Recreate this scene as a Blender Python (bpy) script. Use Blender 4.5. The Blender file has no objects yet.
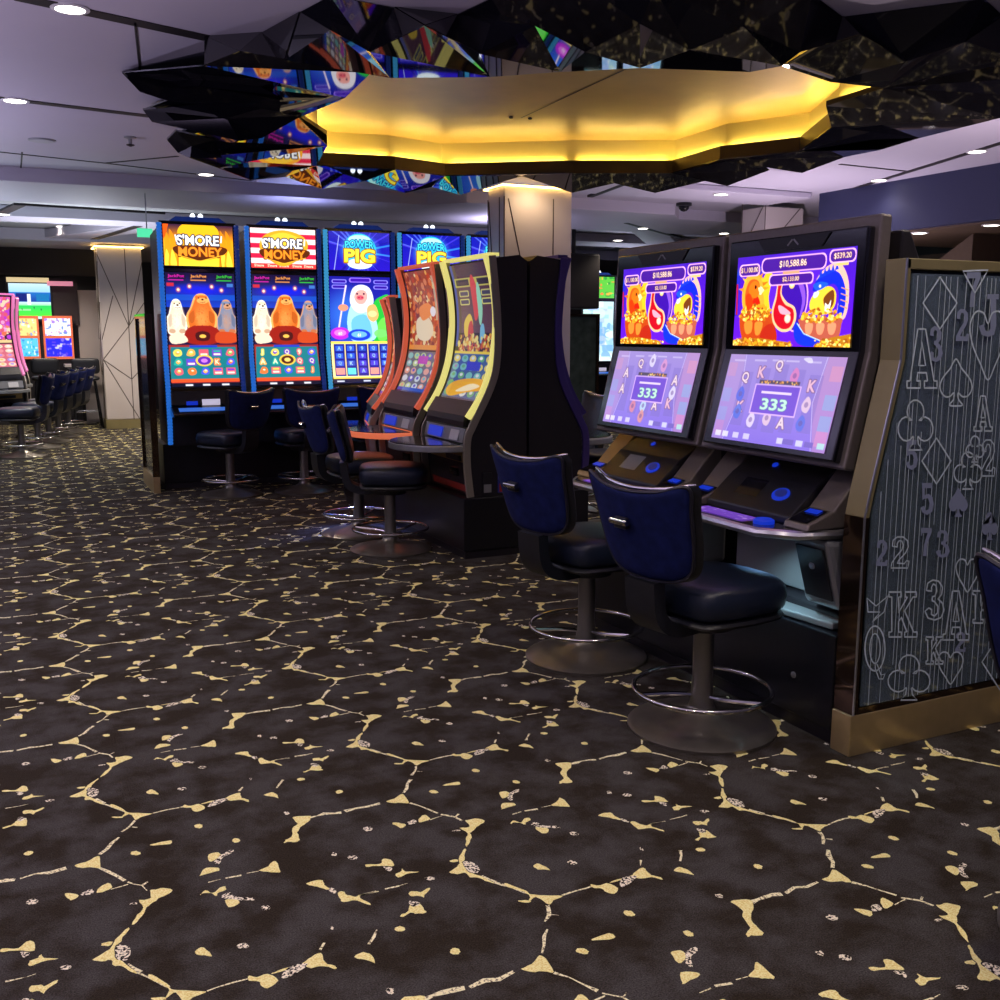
import bpy, math, random
import numpy as np
random.seed(7)
RNG = np.random.default_rng(7)
S = bpy.context.scene
COL = S.collection
PI = math.pi
# ------------------------------------------------------------------ camera
F = 1020.0; PIT = .1625; YAW = .446; H = 1.45
cam_d = bpy.data.cameras.new('camera'); cam = bpy.data.objects.new('camera', cam_d); COL.objects.link(cam)
cam_d.sensor_width = 36; cam_d.lens = F / 1000 * 36; cam_d.clip_start = .05; cam_d.clip_end = 100
cam.location = (0, 0, H); cam.rotation_euler = (PI / 2 - PIT, 0, -YAW)
S.camera = cam
Fw = np.array([math.sin(YAW) * math.cos(PIT), math.cos(YAW) * math.cos(PIT), -math.sin(PIT)])
Rt = np.array([math.cos(YAW), -math.sin(YAW), 0]); Up = np.cross(Rt, Fw)
def ray(x, y): return Fw * F + Rt * (x - 500) + Up * (500 - y)
def onZ(x, y, z=0.):
    d = ray(x, y); return np.array([0, 0, H]) + d * (z - H) / d[2]
def onX(x, y, v):
    d = ray(x, y); return np.array([0, 0, H]) + d * v / d[0]
def onY(x, y, v):
    d = ray(x, y); return np.array([0, 0, H]) + d * v / d[1]
# ------------------------------------------------------------------ view / world
S.view_settings.view_transform = 'Standard'; S.view_settings.look = 'None'
S.view_settings.exposure = 0.0; S.view_settings.gamma = 1.0; S.view_settings.use_curve_mapping = False
S.cycles.use_denoising = True
S.cycles.max_bounces = 8; S.cycles.diffuse_bounces = 3; S.cycles.glossy_bounces = 4; S.cycles.transmission_bounces = 6
S.cycles.transparent_max_bounces = 8; S.cycles.sample_clamp_indirect = 4.0; S.cycles.caustics_reflective = False
w = bpy.data.worlds.new('world'); S.world = w; w.use_nodes = True
w.node_tree.nodes['Background'].inputs[0].default_value = (.16, .14, .28, 1)
w.node_tree.nodes['Background'].inputs[1].default_value = .35
# ------------------------------------------------------------------ materials
def lin(c):
    c = np.asarray(c, float)
    return np.where(c <= .04045, c / 12.92, ((c + .055) / 1.055) ** 2.4)
def rgb(r, g, b): return tuple(lin(np.array([r, g, b]) / 255.))
MATS = {}
def mat(name, base=(.5, .5, .5), rough=.5, metal=0., emit=None, es=1., noise=0., nscale=30., coat=0., bump=0., sheen=0., alpha=1., spec=.5, dark=None):
    m = bpy.data.materials.new(name); m.use_nodes = True
    nt = m.node_tree; b = nt.nodes['Principled BSDF']
    b.inputs['Base Color'].default_value = (*base, 1); b.inputs['Roughness'].default_value = rough
    b.inputs['Metallic'].default_value = metal; b.inputs['Coat Weight'].default_value = coat
    b.inputs['Specular IOR Level'].default_value = spec
    b.inputs['Coat Roughness'].default_value = .06; b.inputs['Sheen Weight'].default_value = sheen
    b.inputs['Alpha'].default_value = alpha
    if emit is not None:
        b.inputs['Emission Color'].default_value = (*emit, 1); b.inputs['Emission Strength'].default_value = es
    if noise or bump:
        tc = nt.nodes.new('ShaderNodeTexCoord'); nz = nt.nodes.new('ShaderNodeTexNoise')
        nz.inputs['Scale'].default_value = nscale; nz.inputs['Detail'].default_value = 5
        nt.links.new(tc.outputs['Object'], nz.inputs['Vector'])
        if noise:
            mx = nt.nodes.new('ShaderNodeMix'); mx.data_type = 'RGBA'
            d = dark if dark else tuple(c * (1 - noise) for c in base)
            mx.inputs[6].default_value = (*d, 1); mx.inputs[7].default_value = (*tuple(min(1, c * (1 + noise)) for c in base), 1)
            nt.links.new(nz.outputs['Fac'], mx.inputs[0]); nt.links.new(mx.outputs[2], b.inputs['Base Color'])
        if bump:
            bp = nt.nodes.new('ShaderNodeBump'); bp.inputs['Strength'].default_value = bump; bp.inputs['Distance'].default_value = .01
            nt.links.new(nz.outputs['Fac'], bp.inputs['Height']); nt.links.new(bp.outputs[0], b.inputs['Normal'])
    MATS[name] = m
    return m
def screen_mat(name, s, spec=.5, rough=.12):
    m = bpy.data.materials.new(name); m.use_nodes = True; nt = m.node_tree; b = nt.nodes['Principled BSDF']
    b.inputs['Base Color'].default_value = (.01, .01, .012, 1); b.inputs['Roughness'].default_value = rough
    b.inputs['Specular IOR Level'].default_value = spec
    a = nt.nodes.new('ShaderNodeAttribute'); a.attribute_name = 'picture'
    nt.links.new(a.outputs['Color'], b.inputs['Emission Color']); b.inputs['Emission Strength'].default_value = s
    MATS[name] = m; return m
M = MATS
mat('black_plastic', (.012, .012, .016), .35)
mat('black_gloss', (.008, .008, .012), .12, coat=.5)
mat('plinth_black', (.006, .006, .010), .3, noise=.3)
mat('cabinet_black', (.012, .010, .014), .42, noise=.25)
mat('gunmetal', (.20, .17, .155), .40, metal=.45, noise=.12, nscale=60)
mat('trim_steel', (.40, .36, .30), .36, metal=.55)
mat('silver', (.55, .55, .58), .28, metal=.9)
mat('silver_matte', (.35, .36, .38), .45, metal=.6)
mat('chrome', (.62, .60, .56), .14, metal=1.)
mat('bronze_base', (.27, .245, .215), .32, metal=.8, noise=.25, nscale=14)
mat('column_steel', (.27, .255, .235), .3, metal=.8)
mat('gold_strip', (.55, .41, .20), .34, metal=.65, noise=.15, nscale=20)
mat('gold_dull', (.30, .25, .115), .40, metal=.35, noise=.15, nscale=12)
mat('bronze_mirror', (.10, .065, .045), .08, metal=.9)
mat('leather', (.010, .011, .016), .36, bump=.15, nscale=220)
mat('leather_navy', (.010, .016, .034), .33, bump=.15, nscale=220)
mat('velvet', (.009, .015, .085), .8, noise=.6, nscale=22, sheen=.0, bump=.1, spec=.15)
mat('velvet_dark', (.010, .014, .045), .75, noise=.5, nscale=26, sheen=.2)
mat('piping', (.012, .012, .022), .4)
mat('led_blue', (.01, .02, .1), .4, emit=(.008, .05, .9), es=.5)
mat('led_bar', (.01, .05, .2), .35, emit=(.02, .19, .80), es=.62); mat('led_bar_dim', (.01, .03, .12), .35, emit=(.008, .03, .22), es=.5)
mat('led_bar_cyan', (.01, .1, .2), .35, emit=(.06, .42, .80), es=.66)
mat('led_gold', (.5, .4, .1), .4, emit=(.95, .86, .26), es=.72)
mat('led_red', (.3, .06, .03), .35, emit=(.75, .12, .06), es=.62)
mat('white_lamp', (.8, .8, .8), .4, emit=(1., .93, .82), es=9.)
mat('white_lamp_soft', (.8, .8, .8), .4, emit=(.8, .9, 1.), es=2.2)
mat('lamp_trim', (.6, .6, .62), .4)
mat('ceiling_paint', (.50, .47, .56), .55, noise=.04, nscale=2)
mat('ceiling_grey', (.42, .43, .45), .5)
mat('slot_dark', (.012, .008, .010), .6)
mat('mirror_black', (.006, .006, .010), .03, spec=1.); MATS['mirror_black'].node_tree.nodes['Principled BSDF'].inputs['IOR'].default_value = 1.47
mat('rim_bronze', (.05, .035, .02), .35, metal=.6)
mat('gold_leaf', (.62, .45, .17), .42, metal=.35, noise=.22, nscale=3.2, bump=.08)
mat('gold_wall', (.88, .74, .30), .6)
mat('led_strip', (.8, .6, .1), .5, emit=(1., .72, .20), es=56.)
mat('panel_white', (.56, .50, .48), .38, noise=.05, nscale=3)
mat('panel_line', (.08, .06, .05), .5)
mat('navy_wall', (.020, .024, .075), .6)
mat('brown_soffit', (.11, .07, .045), .6, noise=.2)
mat('wall_dark', (.03, .028, .035), .6)
mat('etch', (.62, .72, .80), .55, emit=(.30, .38, .44), es=.0)
mat('etch_blue', (.26, .30, .44), .55)
mat('button_white', (.7, .7, .72), .35)
mat('red_plastic', (.45, .03, .02), .4)
mat('blue_plastic', (.03, .05, .35), .4)
mat('orange_frame', (.55, .10, .04), .4, emit=(1., .22, .10), es=.55)
mat('pink_frame', (.5, .1, .3), .4, emit=(1., .25, .55), es=.55)
mat('exit_green', (.05, .4, .2), .5, emit=(.1, .9, .45), es=.9)
mat('teal_leather', (.008, .035, .055), .4)
mat('gold_lit_or_print', (.50, .34, .12), .4, metal=.5)  # gold light put into the printer's colour; also the printed gold doors
screen_mat('screen', 1.15); screen_mat('screen_bright', 1.5); screen_mat('screen_soft', .8)
def glass_mat():
    m = bpy.data.materials.new('etched_glass'); m.use_nodes = True; nt = m.node_tree
    for n in list(nt.nodes): nt.nodes.remove(n)
    o = nt.nodes.new('ShaderNodeOutputMaterial'); mx = nt.nodes.new('ShaderNodeMixShader'); mx2 = nt.nodes.new('ShaderNodeMixShader')
    t = nt.nodes.new('ShaderNodeBsdfTransparent'); t.inputs[0].default_value = (.62, .70, .74, 1)
    g = nt.nodes.new('ShaderNodeBsdfGlossy'); g.inputs['Roughness'].default_value = .03; g.inputs[0].default_value = (.9, .95, 1, 1)
    d = nt.nodes.new('ShaderNodeBsdfDiffuse'); d.inputs[0].default_value = (.21, .29, .37, 1)
    fr = nt.nodes.new('ShaderNodeFresnel'); fr.inputs[0].default_value = 1.7
    nt.links.new(fr.outputs[0], mx.inputs[0]); nt.links.new(t.outputs[0], mx2.inputs[1]); nt.links.new(d.outputs[0], mx2.inputs[2])
    mx2.inputs[0].default_value = .42
    nt.links.new(mx2.outputs[0], mx.inputs[1]); nt.links.new(g.outputs[0], mx.inputs[2]); nt.links.new(mx.outputs[0], o.inputs[0])
    MATS['etched_glass'] = m
glass_mat()
def carpet_mat():
    m = bpy.data.materials.new('carpet'); m.use_nodes = True; nt = m.node_tree; b = nt.nodes['Principled BSDF']
    b.inputs['Roughness'].default_value = .95; b.inputs['Specular IOR Level'].default_value = .1
    tc = nt.nodes.new('ShaderNodeTexCoord')
    n1 = nt.nodes.new('ShaderNodeTexNoise'); n1.inputs['Scale'].default_value = 5.5; n1.inputs['Detail'].default_value = 8; n1.inputs['Roughness'].default_value = .62
    n2 = nt.nodes.new('ShaderNodeTexNoise'); n2.inputs['Scale'].default_value = 260; n2.inputs['Detail'].default_value = 2
    for n in (n1, n2): nt.links.new(tc.outputs['Object'], n.inputs['Vector'])
    r = nt.nodes.new('ShaderNodeValToRGB'); e = r.color_ramp.elements
    e[0].position = .41; e[0].color = (*rgb(50, 43, 36), 1); e[1].position = .60; e[1].color = (*rgb(72, 69, 68), 1)
    nt.links.new(n1.outputs['Fac'], r.inputs[0])
    r2 = nt.nodes.new('ShaderNodeValToRGB'); e = r2.color_ramp.elements
    e[0].position = .3; e[0].color = (.45, .45, .45, 1); e[1].position = .7; e[1].color = (1.5, 1.5, 1.5, 1)
    nt.links.new(n2.outputs['Fac'], r2.inputs[0])
    mx = nt.nodes.new('ShaderNodeMix'); mx.data_type = 'RGBA'; mx.blend_type = 'MULTIPLY'; mx.inputs[0].default_value = 1
    nt.links.new(r.outputs[0], mx.inputs[6]); nt.links.new(r2.outputs[0], mx.inputs[7]); nt.links.new(mx.outputs[2], b.inputs['Base Color'])
    bp = nt.nodes.new('ShaderNodeBump'); bp.inputs['Strength'].default_value = .6; bp.inputs['Distance'].default_value = .004
    nt.links.new(n2.outputs['Fac'], bp.inputs['Height']); nt.links.new(bp.outputs[0], b.inputs['Normal'])
    MATS['carpet'] = m
    for nm, c0, c1, p0, p1, sc in (('vein_cream', rgb(232, 208, 122), rgb(255, 247, 178), .3, .6, 240), ('vein_speck', rgb(40, 34, 34), rgb(250, 240, 215), .44, .52, 150),
                                   ('vein_line', rgb(110, 98, 80), rgb(252, 244, 200), .34, .50, 150)):
        m = bpy.data.materials.new(nm); m.use_nodes = True; nt = m.node_tree; b = nt.nodes['Principled BSDF']
        b.inputs['Roughness'].default_value = .95; b.inputs['Specular IOR Level'].default_value = .1
        tc = nt.nodes.new('ShaderNodeTexCoord'); n = nt.nodes.new('ShaderNodeTexNoise'); n.inputs['Scale'].default_value = sc; n.inputs['Detail'].default_value = 2
        r = nt.nodes.new('ShaderNodeValToRGB'); e = r.color_ramp.elements
        e[0].position = p0; e[0].color = (*c0, 1); e[1].position = p1; e[1].color = (*c1, 1)
        nt.links.new(tc.outputs['Object'], n.inputs['Vector']); nt.links.new(n.outputs['Fac'], r.inputs[0]); nt.links.new(r.outputs[0], b.inputs['Base Color'])
        MATS[nm] = m
carpet_mat()
# ------------------------------------------------------------------ mesh builder
class MB:
    def __init__(s): s.v = []; s.f = []; s.mi = []
    def add(s, vs, fs, mi=0):
        o = len(s.v); s.v.extend(tuple(map(float, p)) for p in vs); s.f.extend([tuple(i + o for i in f) for f in fs]); s.mi.extend([mi] * len(fs)); return s
    def box(s, x0, x1, y0, y1, z0, z1, mi=0):
        return s.add([(x0, y0, z0), (x1, y0, z0), (x1, y1, z0), (x0, y1, z0), (x0, y0, z1), (x1, y0, z1), (x1, y1, z1), (x0, y1, z1)],
                     [(3, 2, 1, 0), (4, 5, 6, 7), (0, 1, 5, 4), (1, 2, 6, 5), (2, 3, 7, 6), (3, 0, 4, 7)], mi)
    def prism(s, prof, a0, a1, axis='y', mi=0):
        # prof = points in the plane across the axis: axis y -> (x,z); x -> (y,z); z -> (x,y)
        mk = {'y': lambda p, a: (p[0], a, p[1]), 'x': lambda p, a: (a, p[0], p[1]), 'z': lambda p, a: (p[0], p[1], a)}[axis]
        n = len(prof); vs = [mk(p, a0) for p in prof] + [mk(p, a1) for p in prof]
        fs = [tuple(range(n)), tuple(range(2 * n - 1, n - 1, -1))] + [(i, i + n, (i + 1) % n + n, (i + 1) % n) for i in range(n)]
        return s.add(vs, fs, mi)
    def ribbon(s, prof, thick, a0, a1, axis='y', mi=0):
        # an open profile line given thickness (towards its left normal), extruded along the axis
        p = np.array(prof, float); t = np.gradient(p, axis=0); t /= np.linalg.norm(t, axis=1)[:, None] + 1e-9
        nrm = np.stack([-t[:, 1], t[:, 0]], 1); q = p + nrm * thick
        return s.prism([*map(tuple, p)] + [*map(tuple, q[::-1])], a0, a1, axis, mi)
    def tube(s, pts, r, n=10, closed=False, mi=0):
        pts = np.array(pts, float); m = len(pts)
        if closed: t = np.roll(pts, -1, 0) - np.roll(pts, 1, 0)
        else: t = np.gradient(pts, axis=0)
        t /= np.linalg.norm(t, axis=1)[:, None] + 1e-12
        rr = r if hasattr(r, '__len__') else [r] * m
        vs = []; up = np.array([0, 0, 1.]);
        if abs(t[0] @ up) > .95: up = np.array([1., 0, 0])
        a = np.cross(t[0], up); a /= np.linalg.norm(a)
        for i in range(m):
            a = a - (a @ t[i]) * t[i]; a /= np.linalg.norm(a) + 1e-12; b = np.cross(t[i], a)
            for k in range(n):
                an = 2 * PI * k / n; vs.append(pts[i] + rr[i] * (math.cos(an) * a + math.sin(an) * b))
        fs = []
        for i in range(m if closed else m - 1):
            j = (i + 1) % m
            for k in range(n): fs.append((i * n + k, i * n + (k + 1) % n, j * n + (k + 1) % n, j * n + k))
        if not closed: fs += [tuple(range(n))[::-1], tuple((m - 1) * n + k for k in range(n))]
        return s.add(vs, fs, mi)
    def lathe(s, prof, c=(0, 0, 0), n=40, mi=0):
        vs = []; fs = []; m = len(prof)
        for r, z in prof:
            for k in range(n):
                a = 2 * PI * k / n; vs.append((c[0] + r * math.cos(a), c[1] + r * math.sin(a), c[2] + z))
        for i in range(m - 1):
            for k in range(n): fs.append((i * n + k, i * n + (k + 1) % n, (i + 1) * n + (k + 1) % n, (i + 1) * n + k))
        fs += [tuple(range(n))[::-1], tuple((m - 1) * n + k for k in range(n))]
        return s.add(vs, fs, mi)
    def pillow(s, outline, top, bot, fn, rings=(0, .35, .6, .78, .9, .97, 1.), pw=5., mi=0):
        # outline: closed 2-D polygon; fn(u,v,h) -> 3-D; h runs from bot to top with rounded rim
        o = np.array(outline, float); c = o.mean(0); n = len(o); vs = []; fs = []
        mid = (top + bot) / 2; ht = (top - bot) / 2
        seq = [(k, 1) for k in rings[1:]] + [(k, -1) for k in rings[-2:0:-1]]
        vs.append(fn(*c, top))
        for k, sg in seq:
            h = mid + sg * ht * (1 - k ** pw) ** (1 / 2.2)
            for p in o: q = c + (p - c) * k; vs.append(fn(q[0], q[1], h))
        vs.append(fn(*c, bot))
        m = len(seq)
        for i in range(n): fs.append((0, 1 + i, 1 + (i + 1) % n))
        for r in range(m - 1):
            for i in range(n): a = 1 + r * n; b = a + n; fs.append((a + i, b + i, b + (i + 1) % n, a + (i + 1) % n))
        a = 1 + (m - 1) * n; e = len(vs) - 1
        for i in range(n): fs.append((a + i, e, a + (i + 1) % n))
        return s.add(vs, fs, mi)
    def tris_solid(s, p, t, mi=0):
        p = np.array(p, float); nn = np.cross(p[1] - p[0], p[2] - p[0]); nn /= np.linalg.norm(nn) + 1e-9
        if nn[2] > 0: nn = -nn
        q = p - nn * t; n = len(p)
        return s.add(list(p) + list(q), [tuple(range(n)), tuple(range(2 * n - 1, n - 1, -1))] + [(i, i + n, (i + 1) % n + n, (i + 1) % n) for i in range(n)], mi)
def rr(cx, cy, hx, hy, r, n=6, pw=None):
    pts = []
    for qx, qy, a0 in ((1, 1, 0), (-1, 1, PI / 2), (-1, -1, PI), (1, -1, 1.5 * PI)):
        for k in range(n + 1):
            a = a0 + PI / 2 * k / n; pts.append((cx + qx * (hx - r) + r * math.cos(a), cy + qy * (hy - r) + r * math.sin(a)))
    return pts
def smooth_closed(pts, n=6):
    p = np.array(pts, float); m = len(p); out = []
    for i in range(m):
        a, b, c, d = p[i - 1], p[i], p[(i + 1) % m], p[(i + 2) % m]
        for k in range(n):
            t = k / n; out.append(.5 * ((2 * b) + (-a + c) * t + (2 * a - 5 * b + 4 * c - d) * t * t + (-a + 3 * b - 3 * c + d) * t ** 3))
    return np.array(out)
def smooth_open(pts, n=6):
    p = np.array(pts, float); q = np.vstack([2 * p[0] - p[1], p, 2 * p[-1] - p[-2]]); out = []
    for i in range(1, len(q) - 2):
        a, b, c, d = q[i - 1:i + 3]
        for k in range(n):
            t = k / n; out.append(.5 * ((2 * b) + (-a + c) * t + (2 * a - 5 * b + 4 * c - d) * t * t + (-a + 3 * b - 3 * c + d) * t ** 3))
    out.append(p[-1]); return np.array(out)
def obj(name, mb, mats, parent=None, smooth=False, bevel=0., label=None, cat=None, group=None, kind=None, off=None):
    me = bpy.data.meshes.new(name)
    v = np.array(mb.v, float).reshape(-1, 3)
    if off is None: off = np.array(parent_origin(parent))
    v = v - np.array(off, float)
    me.from_pydata([tuple(p) for p in v], [], mb.f)
    for m in (mats if isinstance(mats, (list, tuple)) else [mats]): me.materials.append(MATS[m])
    me.polygons.foreach_set('material_index', mb.mi)
    if smooth: me.polygons.foreach_set('use_smooth', [True] * len(mb.f))
    me.validate(); me.update()
    import bmesh
    bm = bmesh.new(); bm.from_mesh(me); bmesh.ops.recalc_face_normals(bm, faces=bm.faces); bm.to_mesh(me); bm.free()
    o = bpy.data.objects.new(name, me); COL.objects.link(o)
    if parent is not None: o.parent = parent
    if bevel:
        b = o.modifiers.new('bevel', 'BEVEL'); b.width = bevel; b.segments = 2; b.limit_method = 'ANGLE'; b.angle_limit = .6
    if smooth:
        try: me.set_sharp_from_angle(angle=.7)
        except Exception: pass
    return tag(o, label, cat, group, kind)
def tag(o, label=None, cat=None, group=None, kind=None):
    if label: o['label'] = label
    if cat: o['category'] = cat
    if group: o['group'] = group
    if kind: o['kind'] = kind
    return o
def parent_origin(p):
    # builders work in the thing's unturned frame; a thing's origin is where its Empty stands
    o = np.zeros(3)
    while p is not None:
        o = o + np.array(p.get('_o', (0, 0, 0))) if '_o' in p else o + np.array(p.location); p = p.parent
    return o
def thing(name, label, cat, loc=(0, 0, 0), group=None, rz=0.):
    o = bpy.data.objects.new(name, None); COL.objects.link(o); o.location = loc; o.rotation_euler = (0, 0, rz); o.empty_display_size = .1
    return tag(o, label, cat, group)
def copy_tree(o, parent=None):
    c = o.copy(); COL.objects.link(c); c.parent = parent
    for ch in list(o.children): copy_tree(ch, c)
    return c
# ------------------------------------------------------------------ painter for lit screens
_glyph = {}
def glyphs(s):
    if s in _glyph: return _glyph[s]
    cu = bpy.data.curves.new('lettering', 'FONT'); cu.body = s; cu.size = 1; cu.resolution_u = 4; cu.offset = .004 if '$' in s else .03
    ob = bpy.data.objects.new('lettering', cu); COL.objects.link(ob)
    dg = bpy.context.evaluated_depsgraph_get(); ev = ob.evaluated_get(dg); me = ev.to_mesh(); me.calc_loop_triangles()
    co = np.array([v.co[:2] for v in me.vertices]); tr = np.array([t.vertices[:] for t in me.loop_triangles])
    ev.to_mesh_clear(); bpy.data.objects.remove(ob); bpy.data.curves.remove(cu)
    lo, hi = co.min(0), co.max(0); co = (co - lo) / (hi - lo)
    _glyph[s] = (co, tr, (hi - lo)[0] / (hi - lo)[1]); return _glyph[s]
class Pic:
    # canvas in real proportions: x 0..W (right), y 0..1 (down)
    def __init__(s, W, res, bg=(0, 0, 0), ss=2):
        s.W = W; s.h = res * ss; s.w = int(res * W) * ss; s.ss = ss
        s.a = np.zeros((s.h, s.w, 3)); s.a[:] = np.array(bg) / 255.
        s.k = s.h
    def _blend(s, x0, y0, mask, c, al=1.):
        sub = s.a[y0:y0 + mask.shape[0], x0:x0 + mask.shape[1]]
        m = (mask * al)[..., None]; sub[:] = sub * (1 - m) + np.array(c) / 255. * m
    def box_of(s, x0, y0, x1, y1):
        return max(0, int(x0 * s.k)), max(0, int(y0 * s.k)), min(s.w, int(x1 * s.k) + 2), min(s.h, int(y1 * s.k) + 2)
    def poly(s, pts, c, al=1.):
        p = np.array(pts, float); x0, y0, x1, y1 = s.box_of(p[:, 0].min(), p[:, 1].min(), p[:, 0].max(), p[:, 1].max())
        if x1 <= x0 or y1 <= y0: return
        X, Y = np.meshgrid((np.arange(x0, x1) + .5) / s.k, (np.arange(y0, y1) + .5) / s.k); ins = np.zeros(X.shape, bool)
        n = len(p)
        for i in range(n):
            (ax, ay), (bx, by) = p[i], p[(i + 1) % n]
            if ay == by: continue
            cnd = ((ay > Y) != (by > Y)) & (X < (bx - ax) * (Y - ay) / (by - ay) + ax); ins ^= cnd
        s._blend(x0, y0, ins.astype(float), c, al)
    def smooth(s, pts, c, al=1.): s.poly(smooth_closed(pts, 5), c, al)
    def ell(s, cx, cy, rx, ry=None, c=(255, 255, 255), al=1., soft=False):
        ry = ry or rx; x0, y0, x1, y1 = s.box_of(cx - rx, cy - ry, cx + rx, cy + ry)
        if x1 <= x0 or y1 <= y0: return
        X, Y = np.meshgrid((np.arange(x0, x1) + .5) / s.k, (np.arange(y0, y1) + .5) / s.k); d = ((X - cx) / rx) ** 2 + ((Y - cy) / ry) ** 2
        s._blend(x0, y0, np.clip(1 - d, 0, 1) ** 1.2 if soft else (d < 1).astype(float), c, al)
    def rect(s, x0, y0, x1, y1, c, al=1.): s.poly([(x0, y0), (x1, y0), (x1, y1), (x0, y1)], c, al)
    def rrect(s, x0, y0, x1, y1, r, c, al=1.): s.poly(rr((x0 + x1) / 2, (y0 + y1) / 2, (x1 - x0) / 2, (y1 - y0) / 2, r, 4), c, al)
    def vgrad(s, y0, y1, c0, c1):
        a, b = int(y0 * s.h), int(y1 * s.h); t = np.linspace(0, 1, max(1, b - a))[:, None, None]
        s.a[a:b] = (np.array(c0) * (1 - t) + np.array(c1) * t) / 255.
    def line(s, pts, wd, c, al=1.):
        for a, b in zip(pts[:-1], pts[1:]):
            a = np.array(a, float); b = np.array(b, float); d = b - a; L = np.linalg.norm(d) + 1e-9; n = np.array([-d[1], d[0]]) / L * wd / 2
            s.poly([a + n, b + n, b - n, a - n], c, al)
    def text(s, t, cx, cy, hgt, c, wid=None, al=1., out=None, ow=.012, slant=0., arc=0.):
        co, tr, asp = glyphs(t); wd = wid or hgt * asp
        P = np.empty_like(co); P[:, 0] = cx + (co[:, 0] - .5) * wd + slant * (co[:, 1] - .5) * hgt; P[:, 1] = cy - (co[:, 1] - .5) * hgt + arc * ((co[:, 0] - .5) * 2) ** 2
        m = np.zeros((s.h, s.w), bool)
        for tri in tr:
            p = P[tri] * s.k; x0, y0 = np.maximum(np.floor(p.min(0)).astype(int), 0); x1 = min(s.w, int(p[:, 0].max()) + 2); y1 = min(s.h, int(p[:, 1].max()) + 2)
            if x1 <= x0 or y1 <= y0: continue
            X, Y = np.meshgrid(np.arange(x0, x1) + .5, np.arange(y0, y1) + .5)
            e = lambda a, b: (b[0] - a[0]) * (Y - a[1]) - (b[1] - a[1]) * (X - a[0])
            e0, e1, e2 = e(p[0], p[1]), e(p[1], p[2]), e(p[2], p[0])
            m[y0:y1, x0:x1] |= ((e0 >= 0) & (e1 >= 0) & (e2 >= 0)) | ((e0 <= 0) & (e1 <= 0) & (e2 <= 0))
        if out is not None:
            r = max(1, int(ow * s.k)); g = m.copy()
            for dx in range(-r, r + 1):
                for dy in range(-r, r + 1):
                    if dx * dx + dy * dy <= r * r + 1: g |= np.roll(np.roll(m, dy, 0), dx, 1)
            s._blend(0, 0, g.astype(float), out, al)
        s._blend(0, 0, m.astype(float), c, al)
    def scatter(s, n, x0, y0, x1, y1, r0, r1, cols, inside=None, al=1., flat=1.):
        for _ in range(n):
            x = random.uniform(x0, x1); y = random.uniform(y0, y1)
            if inside is not None and not inside(x, y): continue
            r = random.uniform(r0, r1); s.ell(x, y, r, r * flat, random.choice(cols), al)
    def tint(s, c, al): s.a[:] = s.a * (1 - al) + np.array(c) / 255. * al
    def out(s):
        a = s.a; k = s.ss; return a.reshape(s.h // k, k, s.w // k, k, 3).mean((1, 3))
def screen(name, pic, fn, material, parent, label=None, gain=1.):
    # a dense quad grid carrying the lit picture as a colour attribute; fn(u,v)->3-D, u right, v down
    im = lin(np.clip(pic.out(), 0, 1)) * gain; h, wd = im.shape[:2]
    off = parent_origin(parent)
    U, V = np.meshgrid(np.linspace(0, 1, wd), np.linspace(0, 1, h)); P = fn(U.ravel(), V.ravel()) - off
    me = bpy.data.meshes.new(name); me.vertices.add(h * wd); me.vertices.foreach_set('co', P.astype(np.float32).ravel())
    i = np.arange(h * wd).reshape(h, wd); q = np.stack([i[:-1, :-1], i[1:, :-1], i[1:, 1:], i[:-1, 1:]], -1).reshape(-1, 4)
    me.loops.add(q.size); me.loops.foreach_set('vertex_index', q.ravel().astype(np.int32)); me.polygons.add(len(q))
    me.polygons.foreach_set('loop_start', (np.arange(len(q)) * 4).astype(np.int32)); me.update(calc_edges=True)
    at = me.color_attributes.new('picture', 'FLOAT_COLOR', 'POINT'); c = np.ones((h * wd, 4), np.float32); c[:, :3] = im.reshape(-1, 3)
    at.data.foreach_set('color', c.ravel()); me.materials.append(MATS[material]); me.polygons.foreach_set('use_smooth', [True] * len(q))
    o = bpy.data.objects.new(name, me); COL.objects.link(o); o.parent = parent
    if label: o['label'] = label
    return o
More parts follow.
